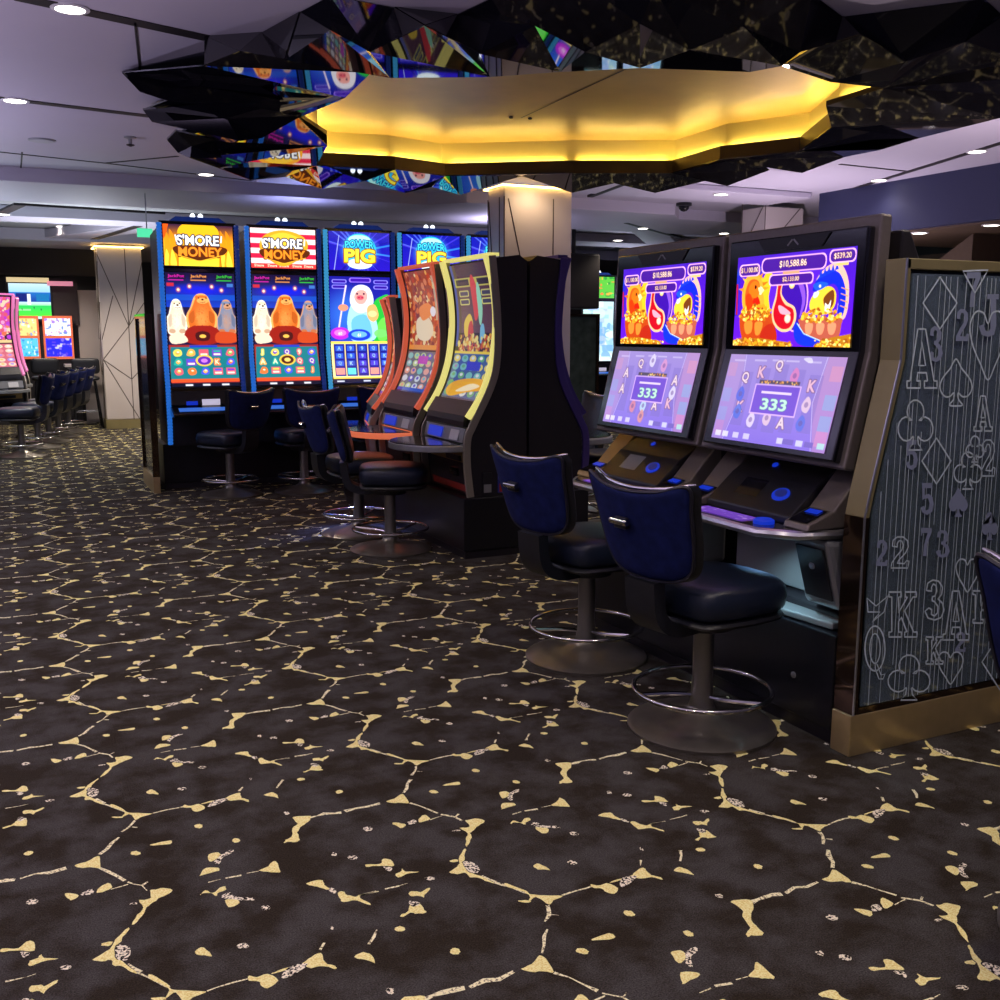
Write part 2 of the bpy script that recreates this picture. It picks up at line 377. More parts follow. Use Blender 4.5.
# ================================================================== carpeted floor: the pattern of one carpet tile, repeated
TX, TY, TX0, TY0 = .9045, .9455, .1325, 2.369
def crop(cx, cy): return lambda pts: [onZ(cx + x * .18, cy + y * .18)[:2] for x, y in pts]
c1, c2, c3, c4, c5, c6 = crop(60, 780), crop(60, 880), crop(200, 780), crop(200, 880), crop(340, 780), crop(340, 860)
CB = [  # cream blobs
 (c2, [(180,445),(240,410),(285,375),(300,345),(330,310),(375,270),(385,275),(350,320),(335,350),(310,365),(305,400),(310,440),(345,455),(420,510),(425,525),(380,505),(340,480),(295,480),(285,445),(230,455)]),
 (c2, [(235,355),(290,345),(280,365),(240,368)]),
 (c2, [(500,60),(530,55),(575,45),(625,60),(590,85),(550,105),(500,140),(480,155),(470,185),(425,235),(400,250),(430,195),(465,155),(435,115),(470,112),(505,100)]),
 (c1, [(280,140),(295,138),(355,165),(370,180),(430,185),(515,188),(460,205),(420,222),(400,200),(380,192),(340,210),(360,185),(345,172),(290,152)]),
 (c1, [(290,207),(340,205),(345,212),(300,213)]),
 (c1, [(690,140),(725,145),(770,135),(808,155),(765,178),(735,170),(730,158),(690,155)]),
 (c4, [(400,520),(460,495),(560,470),(600,440),(660,410),(680,415),(695,460),(750,480),(750,500),(690,480),(620,490),(560,480),(420,520)]),
 (c3, [(355,85),(395,70),(425,80),(437,102),(410,95)]),
 (c3, [(515,212),(550,203),(615,203),(600,235),(570,255),(545,285),(548,315),(555,335),(530,347),(490,345),(468,352),(475,335),(510,315),(515,270),(540,245)]),
 (c5, [(255,120),(300,105),(340,80),(360,90),(385,130),(340,128),(290,130)]),
 (c5, [(290,240),(330,240),(365,250),(345,268),(320,262)]), (c5, [(440,215),(470,195),(500,215),(480,228),(440,238)]),
 (c5, [(145,470),(220,470),(240,440),(280,445),(300,480),(250,480),(200,480),(150,485)]),
 (c5, [(310,522),(340,510),(345,495),(370,510),(440,512),(370,525),(340,540),(315,540)]),
 (c5, [(385,625),(430,620),(450,625),(490,600),(500,610),(470,640),(465,655),(440,645),(395,648)]),
 (c6, [(335,310),(375,290),(385,265),(400,240),(440,240),(470,280),(475,295),(420,300),(390,295),(350,318)]),
 (c4, [(590,20),(640,5),(680,5),(690,30),(720,50),(700,55),(660,42),(630,35),(600,30)]),
 (c4, [(765,75),(790,65),(820,85),(860,95),(890,85),(890,105),(945,130),(940,140),(870,115),(800,125),(780,110)]),
 (c4, [(70,75),(110,45),(140,40),(140,58),(100,75),(90,90),(60,75),(20,75),(0,85),(30,60)]),
 (c4, [(140,115),(180,105),(220,120),(200,145),(160,152)]),
 (c2, [(750,400),(785,375),(815,390),(845,425),(800,420),(770,420)]),
 (c3, [(330,505),(380,480),(420,450),(445,510),(410,515),(370,512)]),
 (c3, [(50,415),(100,405),(120,425),(95,440),(50,455)]), (c3, [(0,530),(30,490),(100,490),(105,505),(50,520),(0,535)]),
 (c1, [(505,360),(590,340),(620,340),(610,358),(520,365)])]
CS = [  # salt-and-pepper patches
 (c2, [(310,375),(345,360),(395,390),(380,440),(340,450),(310,430)]), (c2, [(380,135),(425,128),(425,137),(385,143)]),
 (c4, [(450,550),(490,490),(560,470),(600,470),(560,505),(500,540)]), (c5, [(370,240),(410,222),(425,240),(385,250)]),
 (c5, [(240,485),(290,490),(275,512)]), (c4, [(715,55),(730,45),(760,65),(740,78)]), (c4, [(120,100),(165,70),(185,90),(225,100),(290,100),(295,118),(240,112),(220,115)]),
 (c3, [(95,440),(120,415),(180,390),(185,405),(130,430),(105,470),(80,460)]), (c6, [(385,230),(440,240),(420,262),(390,255)])]
def el(x, y, a, b): return [(x + a * math.cos(t), y + b * math.sin(t)) for t in np.linspace(0, 2 * PI, 9)[:-1]]
CB += [(c3, el(200,338,22,12)), (c1, el(420,408,28,12)), (c6, el(333,385,30,14)), (c6, el(640,510,28,18)), (c1, el(770,258,24,12))]
CS += [(c4, el(365,157,28,14)), (c4, el(238,370,32,16)), (c5, el(155,275,28,12)), (c5, el(70,433,28,12)), (c3, el(745,415,16,11)), (c3, el(480,187,18,9)), (c5, el(500,550,28,10)), (c4, el(735,270,9,12))]
CL = [  # thin dotted veins (points, width in m)
 (c2, [(425,512),(475,535),(555,570),(600,600)], .010), (c1, [(515,186),(600,165),(695,148)], .008), (c1, [(200,105),(250,130)], .011), (c4, [(665,390),(690,350)], .009),
 (c3, [(425,45),(465,0)], .011), (c3, [(612,212),(690,190),(785,180)], .018), (c3, [(805,175),(870,155),(930,150),(1000,130)], .016), 
 (c1, [(225,415),(260,385),(290,350),(330,320)], .014), (c1, [(345,290),(385,265),(415,225)], .012), (c1, [(400,262),(430,265)], .007), (c5, [(385,130),(440,145),(490,165),(545,185)], .012), (c5, [(560,192),(600,200),(640,205),(680,227)], .009),
 (c5, [(640,205),(660,190)], .008), (c5, [(500,222),(570,200)], .006), (c5, [(110,640),(215,620)], .006), (c5, [(250,607),(330,590)], .008), (c5, [(330,590),(375,575)], .004), (c4, [(890,85),(980,65)], .007),
 (c3, [(260,520),(325,507)], .006), (c3, [(140,545),(230,532)], .009), (c3, [(45,570),(115,552)], .006)]
XA, XB, YA, YB = -7.5, 13.5, -3.2, 21.
fl = MB(); fl.box(XA, XB, YA, YB, -.08, 0, 0)
def inwards(poly):
    p = np.array(poly); return p
from mathutils.geometry import tessellate_polygon
from mathutils import Vector
BLOBS = []
for lst, mi, z in ((CB, 1, .0012), (CS, 2, .0016)):
    for fn, pts in lst:
        p = smooth_closed(np.array(fn(pts)), 3); tr = []
        for t in tessellate_polygon([[Vector((x, y, 0)) for x, y in p]]):
            a, b, c = p[t[0]], p[t[1]], p[t[2]]; cr = (b[0] - a[0]) * (c[1] - a[1]) - (b[1] - a[1]) * (c[0] - a[0])
            if abs(cr) > 1e-9: tr.append(tuple(t) if cr > 0 else tuple(t)[::-1])
        BLOBS.append((p, tr, mi, z))
tiles = [(i, j) for i in range(-9, 15) for j in range(-4, 20)]
def keep(i, j):
    # only the carpet that can lie in front of this stretch of the room
    x, y = TX0 + (i + .5) * TX, TY0 + (j + .5) * TY
    f = y * math.cos(YAW) + x * math.sin(YAW); r = x * math.cos(YAW) - y * math.sin(YAW)
    return f > .4 and abs(r) < .62 * f + 1.6
for i, j in tiles:
    if not keep(i, j): continue
    d = np.array([i * TX, j * TY])
    rnd = lambda n, a: RNG.normal(0, a, (n, 2))
    for base, tr, mi, z in BLOBS:
        p = base + d + rnd(len(base), .0009); fl.add([(x, y, z) for x, y in p], tr, mi)
    for fn, pts, wd in CL:
        p = np.array(fn(pts)) + d; q = [p[0]]
        for a, b in zip(p[:-1], p[1:]):
            n = max(1, int(np.linalg.norm(b - a) / .022)); q += [a + (b - a) * k / n for k in range(1, n + 1)]
        q = np.array(q); t = np.gradient(q, axis=0); t /= np.linalg.norm(t, axis=1)[:, None] + 1e-9; nn = np.stack([-t[:, 1], t[:, 0]], 1)
        a = q + nn * wd * .38 * RNG.uniform(.25, 1.7, (len(q), 1)); b = q - nn * wd * .38 * RNG.uniform(.25, 1.7, (len(q), 1))
        o = [(x, y, .0009) for x, y in a] + [(x, y, .0009) for x, y in b]; m = len(q)
        fl.add(o, [(k, k + 1, m + k + 1, m + k) for k in range(m - 1)], 3)
def floor_obj():
    me = bpy.data.meshes.new('floor'); me.from_pydata(fl.v, [], fl.f)
    for m in ('carpet', 'vein_cream', 'vein_speck', 'vein_line'): me.materials.append(MATS[m])
    me.polygons.foreach_set('material_index', fl.mi); me.update()
    o = bpy.data.objects.new('floor', me); COL.objects.link(o); o['kind'] = 'structure'; return o
floor_obj()
# ================================================================== the faceted mirror feature round the gold ceiling recess
def px(lst): return [onZ(*p) for p in lst]
RIM = [(292,112),(327,135),(316,156),(395,160),(445,167),(572,164),(672,164),(720,150),(800,141),(832,115),(826,106),(884,88),(830,82),(782,66),(750,72),(640,68),(560,72),(490,77),(390,78),(371,73),(345,98),(318,106)]
R0 = np.array([onZ(x, y, 2.75) for x, y in RIM]); RC = R0.mean(0)
far = [1 if 1 <= k <= 9 else 0 for k in range(len(RIM))]
R1 = np.array([p - np.array([0, 0, .07 if f else .0]) for p, f in zip(R0, far)])
MID = [(122,73,2.87),(176,97,2.80),(143,110,2.86),(196,126,2.79),(168,140,2.82),(222,150,2.74),(190,158,2.70),(218,168,2.66),(250,180,2.60),(285,177,2.68),(322,189,2.60),(365,181,2.70),(405,193,2.60),(432,187,2.68),(460,195,2.60),(522,176,2.70),
       (572,193,2.60),(616,183,2.69),(655,193,2.60),(705,181,2.69),(727,186,2.60),(770,170,2.70),(802,173,2.60),(845,157,2.69),(880,150,2.62),(920,138,2.69),(1000,118,2.62),(1070,98,2.7),(1130,70,2.62),(1100,45,2.72),(1010,58,2.70),(965,42,2.74),(905,62,2.70),
       (860,35,2.78),(800,52,2.72),(745,28,2.78),(690,50,2.72),(640,24,2.78),(585,52,2.72),(535,26,2.79),(480,54,2.72),(425,26,2.79),(370,52,2.72),(330,30,2.78),(285,60,2.72),(240,52,2.76),(205,66,2.70)]
M0 = np.array([onZ(*p) for p in MID])
OUTN = [(224,60),(205,37),(262,33),(300,12),(330,-4),(395,8),(457,15),(505,-8),(575,-22),(655,-10),(745,-26),(812,-6),(843,17),(985,-1),(1003,16),(972,36),(1060,30),(1150,50)]
O0 = []
cen = RC[:2]
for k, p in enumerate(M0):
    if k < 28:
        d = p[:2] - cen; d = d / np.linalg.norm(d); O0.append(np.array([*(p[:2] + d * (-.55 if k == 0 else -.22 if k < 6 else .05 if k < 9 else .38)), 2.895]))
O0 += [np.array(onZ(x, y, 2.895)) for x, y in OUTN[::-1]]
O0 = np.array(O0)
def ang(p): return math.atan2(p[1] - cen[1], p[0] - cen[0])
def order(P):
    a = np.unwrap([ang(p) for p in P]); return P if a[-1] > a[0] else P[::-1]
def zipper(A, B):
    A = order(A); B = order(B); a = np.array([ang(p) for p in A]); b = np.array([ang(p) for p in B])
    ka = int(np.argmin(np.mod(a, 2 * PI))); A = np.roll(A, -ka, 0); kb = int(np.argmin(np.mod(b, 2 * PI))); B = np.roll(B, -kb, 0)
    i = j = 0; na, nb = len(A), len(B); T = []
    def D(p, q): return np.linalg.norm(p - q)
    while i < na or j < nb:
        ia, jb = A[i % na], B[j % nb]; adv_a = D(A[(i + 1) % na], jb) if i < na else 1e9; adv_b = D(ia, B[(j + 1) % nb]) if j < nb else 1e9
        # keep the two fronts level in angle as well as short in reach
        if i < na and (j >= nb or adv_a + .6 * max(0, (i + 1) / na - (j + .5) / nb) * 6 < adv_b + .6 * max(0, (j + 1) / nb - (i + .5) / na) * 6): T.append((ia, jb, A[(i + 1) % na])); i += 1
        else: T.append((ia, jb, B[(j + 1) % nb])); j += 1
    return T
feat = thing('faceted_ceiling_feature', 'huge jagged ring of black mirrored facets hung round a glowing gold ceiling recess', 'ceiling feature', tuple(RC))
facets = zipper(R1, M0) + zipper(M0, O0)
nf = 0
for t in facets:
    ar = .5 * np.linalg.norm(np.cross(t[1] - t[0], t[2] - t[0]))
    if ar < .004: continue
    mb = MB(); mb.tris_solid(t, .006); obj('mirror_facet', mb, 'mirror_black', feat); nf += 1
# shards that hang nearly upright at the left end of the ring
for sh in ([(122,73,2.88),(215,64,2.88),(262,80,2.86),(284,100,2.70),(200,103,2.69),(165,100,2.71),(140,92,2.76)],
           [(143,110,2.80),(200,104,2.82),(287,101,2.82),(302,116,2.74),(262,138,2.62),(240,141,2.60),(152,122,2.72)],
           [(167,140,2.72),(176,131,2.76),(215,140,2.72),(222,158,2.60),(190,158,2.60),(178,153,2.64)]):
    q = [onZ(*v) for v in sh]; c = np.mean(q, 0); away = np.array([math.sin(.1), math.cos(.1), 0.]); m = len(q); mb = MB()
    mb.add(q + [c - away * .02] + [v + away * .05 + np.array([0, 0, .02]) for v in q], [(i_, (i_ + 1) % m, m) for i_ in range(m)] + [tuple(m + 1 + i_ for i_ in range(m))[::-1]] + [(i_, m + 1 + i_, m + 1 + (i_ + 1) % m, (i_ + 1) % m) for i_ in range(m)])
    obj('mirror_facet', mb, 'mirror_black', feat)
grow = []
Ro = order(R0); n = len(Ro)
for k in range(n):
    d = Ro[k][:2] - cen; d = d / np.linalg.norm(d); grow.append(Ro[k] + np.array([*d * .07, 0]))
grow = np.array(grow)
wall = MB(); lip = MB(); plate = MB(); band = MB()
for k in range(n):
    a, b, c, d = Ro[k], Ro[(k + 1) % n], grow[k], grow[(k + 1) % n]
    up = lambda p, z: (p[0], p[1], z)
    wall.add([up(c, 2.75), up(d, 2.75), up(d, 2.945), up(c, 2.945)], [(0, 1, 2, 3)])
    lip.add([up(a, 2.752), up(b, 2.752), up(d, 2.752), up(c, 2.752), up(a, 2.778), up(b, 2.778)], [(0, 1, 2, 3), (0, 1, 5, 4)])
    fa = min(range(len(R0)), key=lambda q: np.linalg.norm(R0[q] - a)); fb = min(range(len(R0)), key=lambda q: np.linalg.norm(R0[q] - b))
    if far[fa] and far[fb]: band.add([up(a, 2.68), up(b, 2.68), up(b, 2.755), up(a, 2.755)], [(0, 1, 2, 3)])
plate.add([(p[0], p[1], 2.94) for p in grow] + [(p[0], p[1], 2.96) for p in grow], [tuple(range(n)), tuple(range(2 * n - 1, n - 1, -1))])
obj('gold_dome', plate, 'gold_leaf', feat, label='gold leaf ceiling plate inside the recess'); obj('cove_wall', wall, 'gold_wall', feat); obj('cove_lip', lip, 'rim_bronze', feat); obj('rim_band', band, 'rim_bronze', feat)
for k in range(n):
    a, b = grow[k] * .78 + Ro[k] * .22, grow[(k + 1) % n] * .78 + Ro[(k + 1) % n] * .22
    if any(min(np.linalg.norm(Ro[q][:2] - R0[z_][:2]) for z_ in range(12, 20)) < .01 for q in (k, (k + 1) % n)): continue
    st = MB(); st.tube([(*(a + (b - a) * f)[:2], 2.766) for f in (.06, .94)], .007, 6); obj('led_strip', st, 'led_strip', feat, label='yellow glowing light strip behind the lip')
for (x, y) in ((511, 117), (530, 118)):
    p = onZ(x, y, 2.935); hb = MB(); hb.lathe([(.012, 0), (.016, .01), (.004, .02)], (p[0], p[1], 2.925), 12); obj('sprinkler_head', hb, 'slot_dark', feat)
seam = MB()
for a, b in (((628, 68), (521, 118)), ):
    p, q = onZ(*a, 2.937), onZ(*b, 2.937); dd = (q - p) / np.linalg.norm(q - p); nn = np.array([-dd[1], dd[0], 0]) * .006; seam.add([p - nn, p + nn, q + nn, q - nn], [(0, 1, 2, 3)])
obj('plate_seam', seam, 'rim_bronze', feat)
# ================================================================== ceiling
from mathutils.geometry import tessellate_polygon
from mathutils import Vector
def ceil_sheet(name, outer, z, hole=None, m='ceiling_paint', t=.05):
    loops = [[Vector((x, y, 0)) for x, y in outer]] + ([[Vector((x, y, 0)) for x, y in hole]] if hole is not None else [])
    flat = [p for l in loops for p in l]; tr = tessellate_polygon(loops); mb = MB()
    mb.add([(p.x, p.y, z) for p in flat], [tuple(t_) for t_ in tr]); mb.add([(p.x, p.y, z + t) for p in flat], [tuple(t_) for t_ in tr])
    o = obj(name, mb, m, None, off=(0, 0, 0), kind='structure'); return o
hole = [(p[0] + (p[0] - cen[0]) * .02, p[1] + (p[1] - cen[1]) * .02) for p in grow]
ceil_sheet('ceiling', [(XA, YA), (XB, YA), (XB, 10.35), (XA, 10.35)], 2.9, hole)
def step(name, pts, z0, z1, m='ceiling_paint'):
    mb = MB(); mb.prism(pts, z0, z1, 'z'); return obj(name, mb, m, None, off=(0, 0, 0), kind='structure', bevel=.006)
step('ceiling_band', [(XA, 10.35), (4.1, 10.35), (4.4, 10.0), (7.0, 10.0), (7.3, 10.35), (XB, 10.35), (XB, 11.9), (XA, 11.9)], 2.78, 2.97)
step('ceiling_recess', [(XA, 11.9), (XB, 11.9), (XB, 21), (XA, 21)], 2.93, 2.98, 'ceiling_grey')
step('ceiling_beam', [(XA, 13.6), (XB, 13.6), (XB, 14.3), (XA, 14.3)], 2.80, 2.925)
step('ceiling_beam', [(XA, 16.4), (XB, 16.4), (XB, 20.6), (XA, 20.6)], 2.76, 2.925)
step('ceiling_beam', [(1.5, 14.3), (2.1, 14.3), (1.2, 16.4), (.6, 16.4)], 2.80, 2.92)
step('ceiling_beam', [(7.6, 11.9), (8.2, 11.9), (9.6, 13.6), (9.0, 13.6)], 2.80, 2.92)
step('ceiling_beam', [(4.7, 8.55), (7.7, 8.55), (7.7, 9.25), (5.1, 9.25)], 2.84, 2.895)
ntrim = 0
def slot(a, b, z, wd=.055):
    global ntrim
    ntrim += 1
    p, q = onZ(*a, z), onZ(*b, z); d = (q - p) / np.linalg.norm(q - p); nn = np.array([-d[1], d[0], 0]) * wd / 2
    mb = MB(); mb.prism([tuple((v)[:2]) for v in (p - nn, p + nn, q + nn, q - nn)], z - .004, z + .02, 'z'); obj('trim_%d' % ntrim, mb, 'slot_dark', None, off=(0, 0, 0), kind='structure')
slot((18, -3), (208, 38), 2.9, .10); slot((-8, 97), (150, 116), 2.9, .085); slot((-8, 151), (105, 163), 2.9, .03); slot((105, 163), (256, 181), 2.9, .03); slot((105, 163), (178, 156), 2.9, .03)
slot((852, 189), (1004, 142), 2.9, .07); slot((840, 164), (906, 171), 2.9, .035); slot((590, 197), (622, 185), 2.84, .06); slot((626, 223), (680, 238), 2.78, .06); slot((20, 205), (165, 214), 2.78, .035); slot((-4, 216), (20, 205), 2.78, .12); slot((66, 248), (138, 226), 2.80, .12)
slot((22, 152), (20, 180), 2.9, .012); slot((135, 22), (140, 70), 2.9, .012)
# round fittings on the ceiling
def disc_part(p, r, h, m, parent, name):
    mb = MB(); mb.lathe([(r, 0), (r, -h), (r * .8, -h * 1.2)], p, 24); obj(name, mb, m, parent, smooth=True)
LIGHTS = [((70, 8), 2.9, 'round ceiling downlight in the nearest dark slot at the upper left'), ((15, 100), 2.9, 'round ceiling downlight in the second dark slot at the left edge'), ((206, 174), 2.9, 'small ceiling downlight right below the left tip of the mirrored ring'),
          ((977, 151), 2.9, 'ceiling downlight in the slot nearest the right edge'), ((879, 180), 2.9, 'ceiling downlight at the far end of the right-hand slot'), ((721, 194), 2.84, 'ceiling downlight just left of the far right white column'),
          ((643, 228), 2.78, 'ceiling downlight in the dark slot above the second twin-screen machine'), ((724, 233), 2.78, 'ceiling downlight peeping over the top of the second twin-screen machine'), ((618, 240), 2.78, 'tiny ceiling downlight between the central column and the twin-screen machines'),
          ((3, 214), 2.78, 'ceiling downlight in the short slot at the far left edge'), ((61, 226), 2.93, 'ceiling downlight on the greenish panel left of the bear machines'), ((95, 241), 2.80, 'ceiling downlight in the diagonal beam above the far white column'),
          ((8, 249), 2.80, 'ceiling downlight on the cross beam at the far left'), ((72, 257), 2.76, 'ceiling downlight just left of the top of the far white column')]
def downlight(p, label, power):
    t = thing('ceiling_downlight', label, 'ceiling light', tuple(p), 'recessed ceiling downlights')
    mb = MB(); mb.lathe([(.085, .002), (.085, -.006), (.066, -.009), (.066, .002)], p, 28); obj('trim_ring', mb, 'lamp_trim', t, smooth=True)
    mb = MB(); mb.lathe([(.064, 0), (.064, -.007), (.03, -.012)], p, 24); obj('lens', mb, 'white_lamp', t, smooth=True)
    spot(p, power)
def spot(p, power, color=(1., .86, .70), size=2.35, blend=.75, r=.07):
    l = bpy.data.lights.new('downlight_or_fill', 'SPOT'); l.energy = power; l.color = color; l.spot_size = size; l.spot_blend = blend; l.shadow_soft_size = r
    o = bpy.data.objects.new('downlight_or_fill', l); o.location = (p[0], p[1], p[2] - .03); COL.objects.link(o)
for (q, z, lab) in LIGHTS: downlight(onZ(*q, z), lab, 42 if q != (879, 180) else 12)
# the lamps of the same ceiling that hang outside the frame
for (x, y) in ((.2, 3.2), (.2, 1.2), (1.9, 1.6), (3.6, 2.0), (-1.6, 3.4), (-1.7, 5.4), (-1.6, 7.5), (-1.6, 9.7), (3.7, 3.4), (5.6, 3.8), (1.8, -.6), (-.2, -.8)): spot((x, y, 2.9), 46)
for (x, y) in ((.9, 15.0), (1.7, 15.3), (.4, 16.9), (2.4, 14.6)): spot((x, y, 2.76), 120)  # beams without fittings, added to brighten the far left
spot((4.5, 8.58, 2.87), 13, (1., .72, .42), 2.8)  # added warm wash that brightens the front of the central column
for (x, y) in ((.1, 12.3), (3.2, 13.), (4.9, 12.3)): spot((x, y, 2.78), 36)
p = onZ(42, 140, 2.9); t = thing('ceiling_speaker', 'flat round grey speaker grille flush in the ceiling at upper left', 'ceiling speaker', tuple(p)); disc_part(p, .1, .006, 'silver_matte', t, 'bezel'); mb = MB(); mb.lathe([(.085, -.006), (.085, -.011), (.02, -.013)], p, 24); obj('grille', mb, 'ceiling_grey', t, smooth=True)
p = onZ(130, 137, 2.9); t = thing('sprinkler', 'small dark fire sprinkler hanging from the lavender ceiling', 'sprinkler', tuple(p)); mb = MB(); mb.lathe([(.045, 0), (.045, -.008), (.015, -.016), (.012, -.05)], p, 16); obj('escutcheon', mb, 'silver_matte', t, smooth=True)
mb = MB(); mb.lathe([(.008, -.05), (.03, -.055), (.03, -.06), (.006, -.07)], p, 16); obj('deflector', mb, 'slot_dark', t, smooth=True)
p = onZ(684, 203, 2.84); t = thing('dome_camera', 'small black dome security camera on the far ceiling', 'security camera', tuple(p)); disc_part(p, .085, .03, 'black_plastic', t, 'housing'); mb = MB(); mb.lathe([(.06, -.03), (.055, -.06), (.03, -.085), (.004, -.092)], p, 20); obj('dome', mb, 'black_gloss', t, smooth=True)
# ================================================================== walls
def boxs(name, *b, m='wall_dark'): mb = MB(); mb.box(*b); return obj(name, mb, m, None, off=(0, 0, 0), kind='structure')
boxs('wall_back', XA, XB, 20.6, 20.8, 0, 2.98); boxs('wall_left', XA - .2, XA, YA, 20.8, 0, 2.98); boxs('wall_right', XB, XB + .2, YA, 20.8, 0, 2.98)
boxs('wall_bulkhead', 7.85, 7.95, 2.0, 8.6, 2.43, 2.9, m='navy_wall'); boxs('ceiling_soffit', 7.95, XB, 2.0, 8.6, 2.41, 2.49, m='brown_soffit'); boxs('wall_far_right', 11.4, 11.5, 2.0, 12, 0, 2.5, m='brown_soffit')
for q, lab in (((920, 227), 'downlight at the foot of the navy bulkhead, nearer the twin-screen machines'), ((992, 218), 'downlight at the foot of the navy bulkhead at the right edge')):
    r_ = onX(*q, 8.06); p = (r_[0], r_[1], 2.408); downlight(p, lab, 70)
mb = MB(); a = onX(930, 256, 8.6); b = onX(972, 252, 8.6); mb.prism([(a[1], 2.12), (b[1], 2.12), (b[1], 2.41)], 8.6, 9.6, 'x'); obj('trim_90', mb, 'brown_soffit', None, off=(0, 0, 0), kind='structure')
# ================================================================== columns clad in white panels with dark joints
def column(x0, x1, y0, y1, zt, lines, label, base_h=.14, glow=True):
    c = thing('panelled_column', label, 'column', ((x0 + x1) / 2, (y0 + y1) / 2, 0))
    mb = MB(); mb.box(x0, x1, y0, y1, base_h, zt); obj('cladding', mb, 'panel_white', c, bevel=.01)
    mb = MB(); mb.box(x0 - .012, x1 + .012, y0 - .012, y1 + .012, 0, base_h); obj('base_plate', mb, 'gold_dull', c, label='gold metal foot of the column')
    mb = MB()
    for (a, b) in lines:      # joints on the front face, in face coordinates (0..1 across, metres up)
        pa = np.array([x0 + a[0] * (x1 - x0), y0 - .002, a[1]]); pb = np.array([x0 + b[0] * (x1 - x0), y0 - .002, b[1]]); mb.tube([pa, pb], .006, 4)
        sa = np.array([x0 - .002, y1 - a[0] * (y1 - y0), a[1]]); sb = np.array([x0 - .002, y1 - b[0] * (y1 - y0), b[1]]); mb.tube([sa, sb], .006, 4)
    obj('panel_joint', mb, 'panel_line', c)
    if glow:
        mb = MB(); e = .03; mb.tube([(x0 - e, y0 - e, zt - .004), (x1 + e, y0 - e, zt - .004), (x1 + e, y1 + e, zt - .004), (x0 - e, y1 + e, zt - .004)], .010, 6, closed=True); obj('light_strip', mb, 'led_strip_soft', c, label='warm light strip round the head of the column')
    return c
mat('led_strip_soft', (.8, .6, .3), .5, emit=(1., .62, .16), es=11.)
column(1.30, 1.93, 16.6, 17.1, 2.72, [((.0, 2.6), (.62, 1.55)), ((.62, 2.7), (.62, .14)), ((.62, 1.55), (1., 2.5)), ((.62, 1.55), (.0, 1.05)), ((0, 1.05), (.62, .75)), ((.62, .75), (1., 1.0)), ((0, 1.05), (.75, .14)), ((.3, 2.0), (0., 1.35)), ((1., 1.9), (.62, 1.55))], 'white panelled column with gold foot left of the bear machines')
column(4.25, 4.97, 8.80, 9.15, 2.80, [((.0, 2.7), (.0, .14)), ((.06, 2.68), (.55, 1.2)), ((.72, 2.7), (.72, .14)), ((.55, 1.2), (.0, .6))], 'white panelled column behind the gold curved machine, warm glow at its top')
column(7.72, 8.27, 9.3, 9.7, 2.84, [((.0, 2.9), (.0, .14)), ((.1, 2.4), (.9, 2.84)), ((.5, 1.4), (0, 2.5))], 'white panelled column rising behind the twin-screen machines at far right', glow=False)
